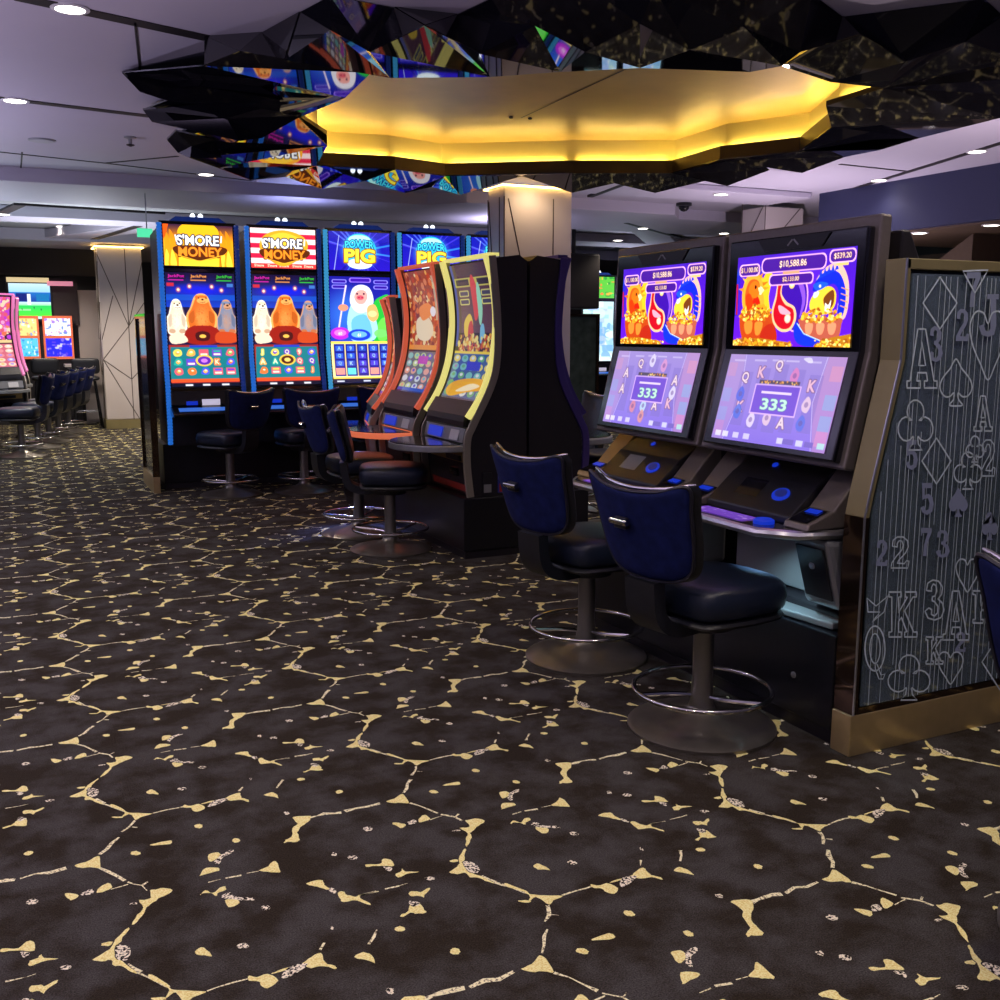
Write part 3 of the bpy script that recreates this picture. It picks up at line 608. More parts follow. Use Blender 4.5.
# ================================================================== what the machines' screens show
GOLD = [(255, 205, 60), (240, 160, 30), (200, 110, 20), (255, 230, 130), (170, 90, 20)]
def pill(P, x0, y0, x1, y1, t, fill=(70, 20, 150), edge=(255, 190, 240)):
    W = P.W; r = (y1 - y0) / 2.2; e = .014
    P.rrect(x0 * W - e, y0 - e, x1 * W + e, y1 + e, r, edge); P.rrect(x0 * W, y0, x1 * W, y1, r, fill)
    P.text(t, (x0 + x1) / 2 * W, (y0 + y1) / 2, (y1 - y0) * .56, (255, 245, 230), out=(150, 60, 40), ow=.006)
def pic_twin_upper():
    W = 1.85; P = Pic(W, 150, (84, 22, 214)); P.vgrad(0, 1, (70, 18, 190), (104, 24, 236)); s = lambda L: [(x * W, y) for x, y in L]
    P.ell(.5 * W, .45, .75, .5, (120, 50, 250), .5, True); P.rect(0, .16, .035 * W, .66, (40, 40, 200)); P.line(s([(.01, .3), (.02, .65)]), .03, (190, 20, 60))
    P.rect(0, .12, .3 * W, .2, (40, 120, 180), .35)
    # flaming bird shape on a pot of coins
    P.smooth(s([(.20, .56), (.22, .40), (.27, .20), (.33, .22), (.31, .45), (.32, .62)]), (255, 200, 40)); P.smooth(s([(.09, .60), (.06, .42), (.09, .24), (.16, .20), (.24, .24), (.25, .38), (.27, .55), (.20, .64)]), (255, 170, 50))
    P.smooth(s([(.11, .58), (.09, .42), (.12, .28), (.18, .26), (.22, .32), (.20, .46), (.24, .56), (.18, .62)]), (250, 90, 20)); P.smooth(s([(.15, .58), (.19, .44), (.23, .50), (.23, .60)]), (220, 30, 10)); P.smooth(s([(.2, .33), (.25, .36), (.24, .43), (.21, .41)]), (255, 235, 200)); P.ell(.165 * W, .33, .02, .025, (90, 10, 0))
    P.smooth(s([(.05, .70), (.07, .62), (.2, .60), (.34, .64), (.38, .74), (.36, .90), (.26, .97), (.12, .96), (.07, .86)]), (200, 70, 20)); P.smooth(s([(.1, .74), (.17, .72), (.17, .84), (.12, .86)]), (250, 140, 50)); P.smooth(s([(.2, .74), (.27, .74), (.25, .86), (.21, .87)]), (250, 140, 50)); P.smooth(s([(.28, .80), (.37, .76), (.40, .95), (.25, .99)]), (190, 40, 20))
    P.scatter(150, .05 * W, .54, .33 * W, .71, .014, .03, GOLD, lambda x, y: ((x / W - .19) / .15) ** 2 + ((y - .63) / .1) ** 2 < 1, flat=.7)
    # swirl of two drops
    P.smooth(s([(.375, .34), (.44, .25), (.54, .245), (.63, .34), (.645, .56), (.60, .76), (.53, .84), (.44, .66)]), (240, 170, 220)); P.smooth(s([(.385, .34), (.44, .265), (.54, .26), (.62, .35), (.635, .56), (.59, .75), (.53, .82), (.44, .64)]), (62, 16, 168)); P.smooth(s([(.54, .29), (.605, .36), (.625, .54), (.585, .70), (.60, .52), (.57, .38)]), (150, 90, 255), .9)
    for k in range(6): P.ell((.40 + .004 * k) * W, .30 + .055 * k, .028, .018, (230, 40, 60))
    P.smooth(s([(.385, .30), (.43, .29), (.42, .42), (.47, .52), (.54, .58), (.56, .70), (.52, .82), (.44, .84), (.37, .76), (.345, .62), (.37, .45)]), (255, 200, 150)); P.smooth(s([(.39, .32), (.42, .31), (.41, .43), (.455, .545), (.525, .60), (.54, .70), (.51, .795), (.445, .81), (.385, .745), (.36, .63), (.38, .48)]), (205, 14, 34)); P.smooth(s([(.40, .56), (.44, .57), (.51, .64), (.48, .66), (.42, .64)]), (255, 170, 190)); P.ell(.487 * W, .70, .05, .05, (255, 190, 160)); P.ell(.487 * W, .70, .036, .036, (255, 240, 210)); P.ell(.505 * W, .335, .045, .05, (255, 210, 120)); P.ell(.505 * W, .33, .03, .035, (255, 250, 210))
    for k in range(13):
        a = PI * (.05 + k / 12 * .98); P.poly([(.165 * W + .17 * math.cos(a + .12), .40 - .20 * math.sin(a + .12)), (.165 * W + .17 * math.cos(a - .12), .40 - .20 * math.sin(a - .12)), (.165 * W + .27 * math.cos(a), .40 - .27 * math.sin(a))], random.choice([(255, 200, 50), (255, 150, 30), (250, 110, 20)]), .9) if .22 < .165 + .27 * math.cos(a) / W or k % 2 else None
    P.smooth(s([(.12, .36), (.16, .28), (.21, .30), (.23, .38), (.20, .46), (.15, .45)]), (255, 120, 20)); P.smooth(s([(.21, .35), (.265, .38), (.23, .42)]), (255, 240, 170)); P.ell(.185 * W, .345, .018, .022, (60, 10, 0)); P.smooth(s([(.10, .44), (.14, .42), (.17, .54), (.12, .60)]), (230, 60, 10))
    # blue coiling serpent on a pot of coins
    P.smooth(s([(.70, .32), (.78, .18), (.88, .16), (.95, .34), (.96, .60), (.93, .72), (.88, .62), (.90, .42), (.85, .30), (.78, .34)]), (255, 190, 170)); P.smooth(s([(.68, .42), (.71, .30), (.79, .22), (.88, .26), (.935, .44), (.93, .66), (.885, .70), (.885, .46), (.84, .36), (.76, .40)]), (16, 40, 230))
    P.smooth(s([(.66, .56), (.70, .44), (.80, .38), (.86, .44), (.86, .58), (.80, .66), (.70, .66)]), (255, 210, 60)); P.smooth(s([(.77, .50), (.84, .42), (.85, .56), (.80, .62)]), (120, 60, 20)); P.smooth(s([(.785, .55), (.81, .57), (.83, .52), (.82, .63), (.79, .64)]), (250, 250, 250)); P.smooth(s([(.68, .36), (.74, .33), (.80, .36), (.72, .42)]), (30, 90, 255)); P.smooth(s([(.69, .44), (.73, .43), (.72, .48), (.69, .49)]), (230, 240, 255)); [P.poly(s([(.72 + .03 * k, .30 - .018 * k), (.735 + .03 * k, .19 - .01 * k), (.75 + .03 * k, .285 - .018 * k)]), (20, 60, 240)) for k in range(5)]; P.ell(.735 * W, .375, .016, .016, (255, 255, 255)); [P.line(s([(.90, .40 + .06 * k), (.955, .43 + .06 * k)]), .01, (250, 160, 90)) for k in range(4)]
    P.smooth(s([(.59, .76), (.61, .70), (.9, .70), (.92, .78), (.90, .90), (.80, .93), (.66, .90)]), (190, 90, 70)); [P.smooth(s([(x, .76), (x + .06, .76), (x + .05, .86), (x + .01, .86)]), (240, 150, 110)) for x in (.64, .73, .82)]
    P.scatter(150, .6 * W, .6, .92 * W, .74, .013, .028, GOLD, lambda x, y: ((x / W - .76) / .155) ** 2 + ((y - .68) / .075) ** 2 < 1, flat=.7)
    P.smooth(s([(.545, .78), (.57, .74), (.62, .84), (.74, .92), (.80, .955), (.72, .99), (.62, .985), (.56, .92)]), (20, 50, 235)); P.line(s([(.57, .75), (.63, .86), (.80, .95)]), .012, (180, 220, 255))
    P.poly(s([(0, .93), (.25, .91), (.5, .95), (.54, 1), (0, 1)]), (190, 120, 20)); P.poly(s([(1, .86), (.85, .90), (.72, .98), (.72, 1), (1, 1)]), (190, 120, 20)); P.scatter(460, 0, .87, W, 1.0, .012, .028, GOLD, lambda x, y: y > .99 - .1 * abs(x / W - .5) ** .8 - .03 and not (.55 < x / W < .72), flat=.6)
    pill(P, .235, .05, .765, .19, '$10,588.86'); pill(P, .03, .10, .205, .21, '$1,100.00'); pill(P, .80, .03, .985, .14, '$539.20'); pill(P, .31, .235, .67, .33, '$2,133.00'); P.rect(.42 * W, .197, .56 * W, .228, (230, 160, 120)); P.rect(.85 * W, .155, .94 * W, .18, (250, 200, 120))
    return P
def pic_twin_lower(v):
    W = 1.86; P = Pic(W, 150, (150, 122, 222)); P.vgrad(0, 1, (160, 140, 212), (130, 104, 226)); s = lambda L: [(x * W, y) for x, y in L]
    P.poly(s([(0, 0), (.14, 0), (.18, .5), (.10, 1), (0, 1)]), (190, 150, 200), .5); P.poly(s([(1, 0), (.86, 0), (.82, .5), (.90, 1), (1, 1)]), (200, 140, 190), .6)
    for y, c in ((.1, (240, 150, 170)), (.4, (120, 190, 230)), (.62, (120, 190, 230)), (.78, (240, 140, 190))): P.rect(.90 * W, y, .99 * W, y + .16, c, .5); P.rect(.01 * W, y, .09 * W, y + .16, c, .3)
    for k, c in enumerate(np.linspace(.2, .8, 5)): P.rect((c - .055) * W, .10 + .05 * abs(k - 2), (c + .055) * W, .86 - .02 * abs(k - 2), (118, 100, 190), .45)
    P.line(s([(.15, 0), (.185, .5), (.11, 1)]), .008, (225, 205, 245)); P.line(s([(.85, 0), (.815, .5), (.89, 1)]), .008, (225, 205, 245))
    sy = [('Q', .19, .27), ('K', .33, .2), ('Q', .47, .12), ('K', .78, .32), ('A', .60, .74), ('K', .205, .6)] if v else [('A', .17, .3), ('A', .16, .52), ('A', .79, .36), ('K', .78, .66), ('A', .62, .70), ('Q', .33, .17)]
    for t, x, y in sy: P.text(t, x * W, y, .13, (250, 225, 225) if t != 'K' else (245, 190, 205), out=(120, 80, 130), ow=.010)
    for x, y, c in (((.77, .52, (250, 215, 220)), (.47, .70, (250, 215, 220)), (.33, .74, (250, 235, 250)), (.62, .22, (230, 120, 180)), (.18, .46, (60, 90, 220)), (.19, .66, (60, 100, 220)), (.76, .72, (70, 100, 220))) if v else ((.47, .12, (240, 235, 250)), (.79, .52, (245, 240, 250)), (.48, .72, (200, 240, 250)), (.35, .74, (235, 130, 140)), (.48, .86, (240, 150, 130)), (.62, .18, (230, 150, 200)))):
        P.smooth(s([(x - .035, y), (x, y - .09), (x + .035, y - .02), (x + .02, y + .08), (x - .02, y + .07)]), c, .85); P.ell(x * W, y, .03, .03, (90, 60, 130), .5)
    P.rect(.30 * W, .33, .70 * W, .67, (235, 190, 255)); P.rect(.31 * W, .345, .69 * W, .655, (104, 62, 205)); P.line(s([(.37, .42), (.63, .42)]), .03, (245, 225, 255)); P.text('333', .5 * W, .55, .13, (200, 255, 220), wid=.42, out=(70, 110, 150), ow=.008)
    P.rect(.33 * W, .285, .68 * W, .325, (60, 50, 60)); P.scatter(24, .34 * W, .29, .67 * W, .32, .008, .014, GOLD)
    for x in (.05, .24, .40, .52, .70): P.rect(x * W, .05 + .03 * abs(x - .45), (x + .11) * W, .07 + .03 * abs(x - .45), (225, 215, 245), .6)
    for x, c in ((.03, (250, 250, 255)), (.10, (250, 250, 255)), (.20, (235, 230, 255)), (.30, (235, 230, 255)), (.60, (240, 240, 255)), (.76, (235, 240, 255)), (.93, (180, 250, 230))): P.rect(x * W, .90, (x + .055) * W, .965, c, .85)
    P.rect(.65 * W, .905, .74 * W, .96, (110, 90, 190)); P.rect(.83 * W, .905, .9 * W, .96, (110, 90, 190)); P.smooth(s([(.66, .03), (.72, .02), (.74, .07), (.7, .07)]), (255, 255, 255), .7 if v else 0); P.tint((170, 150, 220), .18)  # reflection haze on the glass painted in as a pale lavender wash
    return P
def pic_smore_top(stripes):
    W = 1.68; P = Pic(W, 130, (255, 200, 30)); s = lambda L: [(x * W, y) for x, y in L]
    if not stripes:
        P.vgrad(0, .35, (60, 30, 60), (255, 150, 20)); P.vgrad(.35, 1, (255, 160, 20), (255, 235, 60)); P.ell(.5 * W, .2, .5, .3, (255, 190, 30)); 
        for x in (.06, .14, .86, .94): P.smooth(s([(x - .08, 1), (x - .04, .5), (x - .05, .12), (x + .03, .4), (x + .06, 1)]), (255, 150, 20), .8); P.smooth(s([(x - .05, 1), (x - .02, .6), (x + .04, 1)]), (255, 235, 70), .9)
        P.poly(s([(0, .0), (.08, 0), (.03, .3), (0, .35)]), (255, 90, 20)); P.line(s([(.20, .7), (.19, 1)]), .03, (220, 110, 10)); P.line(s([(.80, .7), (.81, 1)]), .03, (220, 110, 10))
    else:
        P.a[:] = np.array((255, 225, 225)) / 255.
        for k in range(4): P.rect(0, .13 + k * .25, W, .25 + k * .25, (226, 30, 70) if k < 3 else (230, 60, 60))
        for x in (.12, .32, .5, .7, .88): P.text('S\'more', x * W, .93, .07, (255, 235, 200), wid=.24)
        P.smooth(s([(.2, .2), (.5, .04), (.82, .2), (.85, .55), (.5, .95), (.16, .6)]), (255, 170, 40)); P.smooth(s([(.24, .26), (.5, .1), (.78, .26), (.8, .5), (.5, .86), (.2, .55)]), (255, 205, 60))
    P.smooth(s([(.18, .52), (.85, .52), (.84, .72), (.5, .86), (.2, .74)]), (90, 40, 10)); P.text("S'MORE", .49 * W, .37, .26, (255, 255, 255), wid=1.02, out=(30, 26, 60), ow=.026); P.text('MONEY', .52 * W, .65, .24, (255, 150, 40), wid=1.06, out=(110, 40, 5), ow=.026); P.line(s([(.2, .74), (.5, .88), (.84, .72)]), .02, (255, 190, 50))
    P.line(s([(.17, .25), (.19, .42)]), .035, (255, 255, 255)); P.line(s([(.83, .25), (.82, .42)]), .035, (255, 255, 255))
    return P
def pic_smore_main(v):
    W = .62; P = Pic(W, 220, (20, 16, 60)); P.vgrad(0, .3, (24, 12, 50), (20, 60, 190)); P.vgrad(.3, .6, (24, 20, 60), (60, 20, 30)); s = lambda L: [(x * W, y) for x, y in L]
    for x, c in ((.02, (210, 30, 160)), (.34, (240, 150, 70)), (.71, (50, 190, 50))): P.rect(x * W, .012, (x + .27) * W, .06, (26, 16, 50)); P.text('JackPot', (x + .135) * W, .035, .032, c, wid=.145); P.rect((x + .02) * W, .062, (x + .24) * W, .07, c)
    P.ell(.5 * W, .15, .34, .07, (20, 30, 230), .9, True); P.rect(0, .19, W, .24, (20, 90, 210), .6)
    for x, y in ((.18, .15), (.34, .12), (.66, .12), (.8, .15)): P.ell(x * W, y, .028, .03, (255, 120, 90), .9, True); P.ell(x * W, y, .011, .012, (255, 220, 200))
    P.rect(.02 * W, .09, .12 * W, .12, (190, 40, 60)); P.rect(.88 * W, .09, .97 * W, .12, (60, 110, 190))
    # three rounded camp animals, drawn plainly
    def fig(cx, top, wd, base, body, light, dark):
        P.smooth(s([(cx - wd * .45, top + .12), (cx - wd * .26, top + .02), (cx, top - .005), (cx + wd * .26, top + .02), (cx + wd * .42, top + .12), (cx + wd * .62, base - .12), (cx + wd * .5, base), (cx, base + .01), (cx - wd * .52, base), (cx - wd * .62, base - .12)]), light)
        P.smooth(s([(cx - wd * .38, top + .12), (cx - wd * .2, top + .03), (cx, top + .01), (cx + wd * .22, top + .03), (cx + wd * .36, top + .12), (cx + wd * .54, base - .12), (cx + wd * .42, base - .01), (cx, base), (cx - wd * .45, base - .01), (cx - wd * .54, base - .12)]), body)
        for q in range(9): P.ell((cx + wd * (.06 - .01 * q)) * W, base - .12 + .004 * q, wd * W * (.46 - .04 * q), .15 - .013 * q, tuple(b + (l - b) * q / 12 for b, l in zip(body, light)), .35)
        for q in range(40):
            a, r_ = random.uniform(0, 2 * PI), random.uniform(.2, 1); P.line([((cx + wd * .42 * r_ * math.cos(a)) * W, base - .13 + .12 * r_ * math.sin(a)), ((cx + wd * .42 * r_ * math.cos(a) + .006) * W, base - .118 + .12 * r_ * math.sin(a))], .004, random.choice([dark, light]), .5)
        P.ell((cx - wd * .17) * W, top + .028, .016, .016, body); P.ell((cx + wd * .17) * W, top + .028, .016, .016, body)
        P.ell((cx + .02) * W, top + .058, .036 * wd / .25, .026, light, .9); P.ell((cx - wd * .10) * W, top + .035, .006, .006, (40, 20, 10)); P.ell((cx + wd * .20) * W, top + .035, .006, .006, (40, 20, 10)); P.ell((cx + .02) * W, top + .048, .011, .008, (50, 25, 15)); P.line(s([(cx - .02, top + .07), (cx + .02, top + .074), (cx + .06, top + .068)]), .004, (70, 30, 20))
        for sg in (-1, 1): P.smooth(s([(cx + sg * wd * .30, base - .17), (cx + sg * wd * .50, base - .13), (cx + sg * wd * .46, base - .06), (cx + sg * wd * .30, base - .08)]), tuple(int(b * .86) for b in body)); P.ell((cx + sg * wd * .3) * W, base - .02, .03, .02, dark)
    fig(.14, .235, .24, .53, (238, 214, 186), (255, 246, 226), (200, 160, 130)); fig(.86, .235, .25, .53, (120, 130, 160), (214, 150, 110), (190, 110, 70)); fig(.5, .185, .36, .50, (222, 104, 34), (250, 176, 96), (150, 56, 16))
    P.smooth(s([(.28, .49), (.5, .46), (.72, .49), (.75, .60), (.5, .63), (.25, .60)]), (150, 30, 20)); P.smooth(s([(.40, .53), (.5, .51), (.60, .53), (.58, .59), (.42, .59)]), (70, 20, 20)); P.ell(.5 * W, .555, .03, .016, (250, 190, 80)); P.smooth(s([(.72, .52), (.98, .53), (.98, .61), (.70, .61)]), (200, 70, 30)); P.smooth(s([(.03, .55), (.2, .53), (.28, .60), (.06, .62)]), (250, 220, 190))
    P.rect(0, .63, W, 1, (150, 40, 40)); P.poly(s([(.03, .65), (.97, .65), (1, .93), (0, .93)]), (24, 120, 130)); P.poly(s([(0, .93), (1, .93), (1, .96), (0, .96)]), (230, 80, 40)); P.rect(0, .965, W, 1, (16, 18, 40)); P.rect(.30 * W, .635, .7 * W, .655, (30, 60, 190))
    pal = [(240, 120, 60), (40, 170, 150), (110, 60, 190), (235, 215, 90), (230, 90, 110), (120, 200, 80), (70, 90, 220), (245, 170, 80)]
    rnd = random.Random(3 + v)
    for i in range(5):
        for j in range(3):
            c = rnd.choice(pal); x = .12 + i * .19; y = .70 + j * .082; tp = rnd.random()
            if tp < .35: P.text(rnd.choice('AKQJ9'), x * W, y, .045, (240, 240, 200), out=c, ow=.012)
            elif tp < .7: P.smooth(s([(x - .06, y + rnd.uniform(-.01, .02)), (x - .02, y - .03), (x + .05, y - .025), (x + .065, y + .015), (x + .02, y + .032), (x - .04, y + .028)]), c); P.smooth(s([(x - .03, y), (x + .01, y - .018), (x + .04, y), (x, y + .018)]), rnd.choice(pal)); P.ell((x + .01) * W, y - .006, .012, .007, (255, 245, 210))
            else: P.rect((x - .07) * W, y - .03, (x + .07) * W, y + .032, c); P.rect((x - .05) * W, y - .02, (x + .05) * W, y - .004, rnd.choice(pal)); P.rect((x - .05) * W, y + .006, (x + .05) * W, y + .022, (250, 235, 210))
    P.ell(.5 * W, .77, .078, .05, (240, 200, 70)); P.ell(.5 * W, .77, .06, .038, (96, 40, 170) if not v else (80, 40, 30)); P.ell(.5 * W, .77, .03, .018, (200, 120, 230) if not v else (255, 210, 110))
    for x in (.25, .5, .78): P.rect((x - .05) * W, .975, (x + .06) * W, .99, (220, 220, 230))
    return P
def pic_pig_top():
    W = 1.68; P = Pic(W, 130, (20, 30, 190)); s = lambda L: [(x * W, y) for x, y in L]; P.vgrad(0, 1, (16, 24, 170), (40, 20, 190))
    rnd = random.Random(5)
    for k in range(26):
        a = rnd.uniform(0, 2 * PI); P.line([(.5 * W, .5), (.5 * W + 1.3 * math.cos(a), .5 + 1.3 * math.sin(a))], rnd.uniform(.01, .05), rnd.choice([(110, 150, 255), (90, 70, 230), (60, 200, 255), (20, 20, 140)]), .55)
    P.line(s([(.08, 1), (.17, .1)]), .02, (190, 210, 255), .8); P.ell(.5 * W, .5, .62, .55, (90, 220, 255), .9, True); P.ell(.5 * W, .5, .46, .46, (40, 190, 235)); P.ell(.5 * W, .82, .34, .14, (235, 250, 255)); P.ell(.5 * W, .2, .3, .12, (180, 250, 245))
    P.text('POWER', .5 * W, .30, .21, (70, 215, 235), wid=.80, out=(6, 40, 130), ow=.022, arc=.05); P.text('PIG', .5 * W, .62, .36, (255, 222, 30), wid=.86, out=(150, 80, 10), ow=.03); P.text('PIG', .5 * W, .605, .33, (255, 238, 70), wid=.83)
    return P
def pic_pig_main():
    W = .62; P = Pic(W, 220, (24, 30, 150)); s = lambda L: [(x * W, y) for x, y in L]; P.vgrad(0, .65, (26, 22, 150), (30, 60, 190)); P.ell(.3 * W, .35, .3, .3, (60, 140, 240), .7, True)
    for y in (.03, .08): 
        for x in (.04, .72): P.rrect(x * W, y, (x + .24) * W, y + .035, .015, (150, 140, 255)); P.rrect((x + .015) * W, y + .006, (x + .225) * W, y + .029, .01, (50, 20, 160))
    P.rrect(.32 * W, .012, .68 * W, .055, .02, (160, 120, 255)); P.rrect(.34 * W, .018, .66 * W, .048, .015, (60, 20, 170))
    P.smooth(s([(.72, .25), (.85, .18), (1.0, .2), (1.02, .6), (.72, .62), (.75, .42)]), (40, 190, 60)); P.smooth(s([(.78, .45), (.9, .38), (.98, .5), (.9, .6), (.78, .58)]), (110, 235, 80))
    # a plain cheerful snouted figure in a pale robe with a staff
    P.line(s([(.12, .55), (.27, .08)]), .016, (240, 220, 250)); P.smooth(s([(.32, .30), (.42, .22), (.62, .22), (.72, .32), (.78, .50), (.68, .60), (.36, .60), (.28, .45)]), (170, 225, 245)); P.smooth(s([(.36, .40), (.6, .36), (.68, .56), (.4, .58)]), (110, 190, 235))
    P.smooth(s([(.33, .22), (.38, .11), (.52, .075), (.66, .11), (.72, .22), (.66, .30), (.5, .34), (.38, .30)]), (245, 240, 250)); P.smooth(s([(.40, .19), (.46, .13), (.58, .13), (.62, .19), (.56, .25), (.46, .25)]), (255, 170, 160)); P.ell(.5 * W, .195, .038, .022, (235, 90, 110)); P.ell(.48 * W, .195, .007, .007, (120, 20, 40)); P.ell(.53 * W, .195, .007, .007, (120, 20, 40)); P.ell(.45 * W, .16, .010, .010, (40, 20, 60)); P.ell(.56 * W, .16, .010, .010, (40, 20, 60))
    P.ell(.22 * W, .29, .05, .032, (245, 150, 120)); P.smooth(s([(.62, .28), (.74, .26), (.80, .36), (.72, .42), (.62, .38)]), (250, 180, 110)); P.ell(.7 * W, .345, .045, .03, (255, 220, 150))
    P.ell(.16 * W, .53, .095, .058, (190, 40, 220)); P.ell(.16 * W, .525, .06, .03, (240, 120, 250)); P.text('60', .16 * W, .53, .03, (255, 240, 255)); P.ell(.47 * W, .545, .115, .055, (30, 60, 235)); P.ell(.47 * W, .54, .08, .03, (110, 180, 255)); P.text('61', .47 * W, .545, .03, (255, 255, 255)); P.ell(.83 * W, .53, .07, .04, (120, 240, 110), .9)
    P.rect(0, .605, W, .625, (250, 220, 90)); P.rect(0, .625, W, .94, (255, 240, 170)); P.rect(.03 * W, .63, .97 * W, .93, (22, 26, 140))
    rnd = random.Random(2)
    for i in range(5):
        P.rect((.03 + i * .188) * W, .63, (.045 + i * .188) * W, .93, (250, 220, 120))
        for j in range(4): c = rnd.choice([(60, 110, 240), (90, 70, 220), (50, 90, 200)]); P.rect((.07 + i * .188) * W, .645 + j * .07, (.19 + i * .188) * W, .695 + j * .07, c, .8); P.text(rnd.choice('AKQJ9'), (.13 + i * .188) * W, .67 + j * .07, .036, (150, 200, 255))
        if i in (0, 3): P.rect((.06 + i * .188) * W, .855, (.2 + i * .188) * W, .915, (250, 150, 140))
    P.rect(.06 * W, .855, .2 * W, .915, (250, 150, 140)); P.rect(.25 * W, .855, .38 * W, .915, (90, 220, 230)); P.rect(0, .94, W, .955, (250, 210, 80)); P.rect(0, .955, W, 1, (16, 20, 60))
    for x in (.12, .55, .85): P.rect((x - .06) * W, .97, (x + .06) * W, .985, (210, 220, 240))
    return P
def pic_curve(kind):
    W = .62; P = Pic(W, 240, (40, 26, 40)); s = lambda L: [(x * W, y) for x, y in L]; rnd = random.Random({'gold': 1, 'red': 2, 'violet': 3, 'pink': 4}[kind]); random.seed(17)
    if kind == 'gold':
        P.vgrad(0, .5, (70, 36, 56), (90, 60, 80)); P.rect(0, 0, .06 * W, .6, (40, 60, 170)); P.rect(.05 * W, .10, .95 * W, .165, (200, 190, 90)); P.rect(.08 * W, .11, .4 * W, .155, (40, 30, 50)); P.rect(.6 * W, .11, .92 * W, .155, (40, 30, 50))
        for x in (.12, .66): 
            for y in (.19, .25): P.rrect(x * W, y, (x + .24) * W, y + .045, .012, (220, 215, 120)); P.rrect((x + .02) * W, y + .008, (x + .22) * W, y + .037, .008, (60, 60, 90))
        P.smooth(s([(.42, .16), (.5, .08), (.57, .18), (.56, .36), (.46, .40)]), (220, 60, 70)); P.smooth(s([(.55, .2), (.62, .14), (.66, .3), (.62, .44), (.56, .40)]), (150, 220, 190)); P.smooth(s([(.2, .42), (.34, .36), (.42, .44), (.36, .54), (.22, .52)]), (235, 200, 70)); P.smooth(s([(.3, .46), (.4, .42), (.46, .62), (.34, .64)]), (200, 50, 60)); P.smooth(s([(.6, .46), (.68, .44), (.72, .56), (.62, .58)]), (120, 190, 225))
        P.scatter(150, .08 * W, .52, .95 * W, .64, .010, .02, [(230, 170, 60), (200, 80, 50), (240, 220, 130), (120, 60, 60)]); P.rect(.0, .635, W, .655, (240, 210, 70))
    elif kind == 'red':
        P.vgrad(0, .6, (150, 60, 40), (170, 80, 40)); P.scatter(240, 0, .02, W, .62, .010, .03, [(230, 110, 50), (240, 170, 80), (190, 60, 30), (250, 220, 160), (130, 40, 40), (220, 130, 90)]); P.rect(.80 * W, .05, .9 * W, .4, (210, 220, 190), .7); P.smooth(s([(.2, .4), (.5, .36), (.72, .46), (.6, .56), (.26, .54)]), (245, 225, 190)); P.smooth(s([(.3, .3), (.6, .26), (.7, .34), (.4, .4)]), (250, 140, 60)); P.ell(.72 * W, .33, .05, .04, (240, 240, 250)); P.rect(0, .6, W, .64, (240, 150, 60))
    elif kind == 'violet':
        P.vgrad(0, .6, (120, 40, 160), (190, 60, 190)); P.scatter(160, 0, .02, W, .62, .012, .035, [(240, 120, 220), (150, 90, 250), (250, 200, 250), (220, 60, 120)]); P.rect(0, .6, W, .64, (250, 190, 110))
    else:
        P.vgrad(0, .5, (250, 90, 190), (220, 70, 150)); P.scatter(200, 0, .02, W, .6, .012, .035, [(255, 170, 220), (250, 120, 80), (255, 230, 190), (200, 60, 220), (240, 90, 120)]); P.rect(0, .6, W, .64, (255, 220, 150))
    top = {'gold': (50, 90, 150), 'red': (110, 110, 120), 'violet': (50, 120, 180), 'pink': (230, 110, 130)}[kind]; P.rect(0, .655, W, 1, top)
    cols = {'gold': [(110, 190, 190), (230, 210, 110), (150, 130, 190), (90, 170, 120), (220, 230, 230)], 'red': [(130, 200, 200), (240, 170, 150), (220, 230, 240), (110, 90, 200), (200, 220, 150)], 'violet': [(90, 170, 240), (110, 220, 230), (220, 180, 250)], 'pink': [(255, 210, 120), (250, 150, 160), (255, 230, 200), (190, 150, 240)]}[kind]
    for i in range(5):
        for j in range(5): P.ell((.1 + i * .2) * W, .69 + j * .062, .05, .026, rnd.choice(cols)); P.ell((.1 + i * .2) * W, .685 + j * .062, .024, .012, rnd.choice(cols + [(250, 250, 250)]))
    if kind == 'gold': P.rect(.38 * W, .71, .72 * W, .775, (40, 60, 200)); P.smooth(s([(.04, .92), (.2, .86), (.6, .83), (.92, .84), (.96, .9), (.6, .93), (.2, .97)]), (240, 170, 50)); P.smooth(s([(.3, .93), (.6, .87), (.84, .88), (.6, .92)]), (250, 235, 200))
    if kind == 'red': P.rect(.36 * W, .69, .66 * W, .755, (200, 70, 190)); P.rect(0, .95, W, 1, (40, 80, 190))
    P.rect(0, .975, W, 1, (30, 40, 90)); P.tint((120, 100, 120), .10)
    return P
def pic_blocks(W, bg, cols, n, seed, res=60):
    P = Pic(W, res, bg); rnd = random.Random(seed)
    for _ in range(n):
        x, y = rnd.uniform(0, W), rnd.uniform(0, 1); a, b = rnd.uniform(.03, .14), rnd.uniform(.02, .08)
        (P.rect(x - a, y - b, x + a, y + b, rnd.choice(cols), .85) if rnd.random() < .5 else P.ell(x, y, a, b * 1.3, rnd.choice(cols), .85))
    return P
def pic_sport():
    P = Pic(1.2, 80, (60, 190, 90)); P.vgrad(0, .25, (190, 215, 225), (150, 200, 220)); P.vgrad(.25, .52, (30, 110, 190), (20, 60, 150)); P.rect(.2, .28, .6, .5, (16, 30, 110)); P.rect(.78, .3, 1.15, .5, (20, 110, 170)); P.vgrad(.52, .62, (200, 235, 235), (150, 220, 170)); P.vgrad(.62, .92, (40, 200, 90), (80, 225, 60)); P.rect(0, .72, .6, .76, (150, 235, 150)); P.rect(.52, .3, .62, .6, (235, 240, 250)); P.rect(0, .92, 1.2, 1, (200, 220, 220)); P.rect(.1, .94, .5, .98, (40, 60, 60)); [P.ell(x, .68 + .05 * (k % 2), .012, .03, (40, 40, 60)) for k, x in enumerate((.2, .35, .7, .9))]
    return P
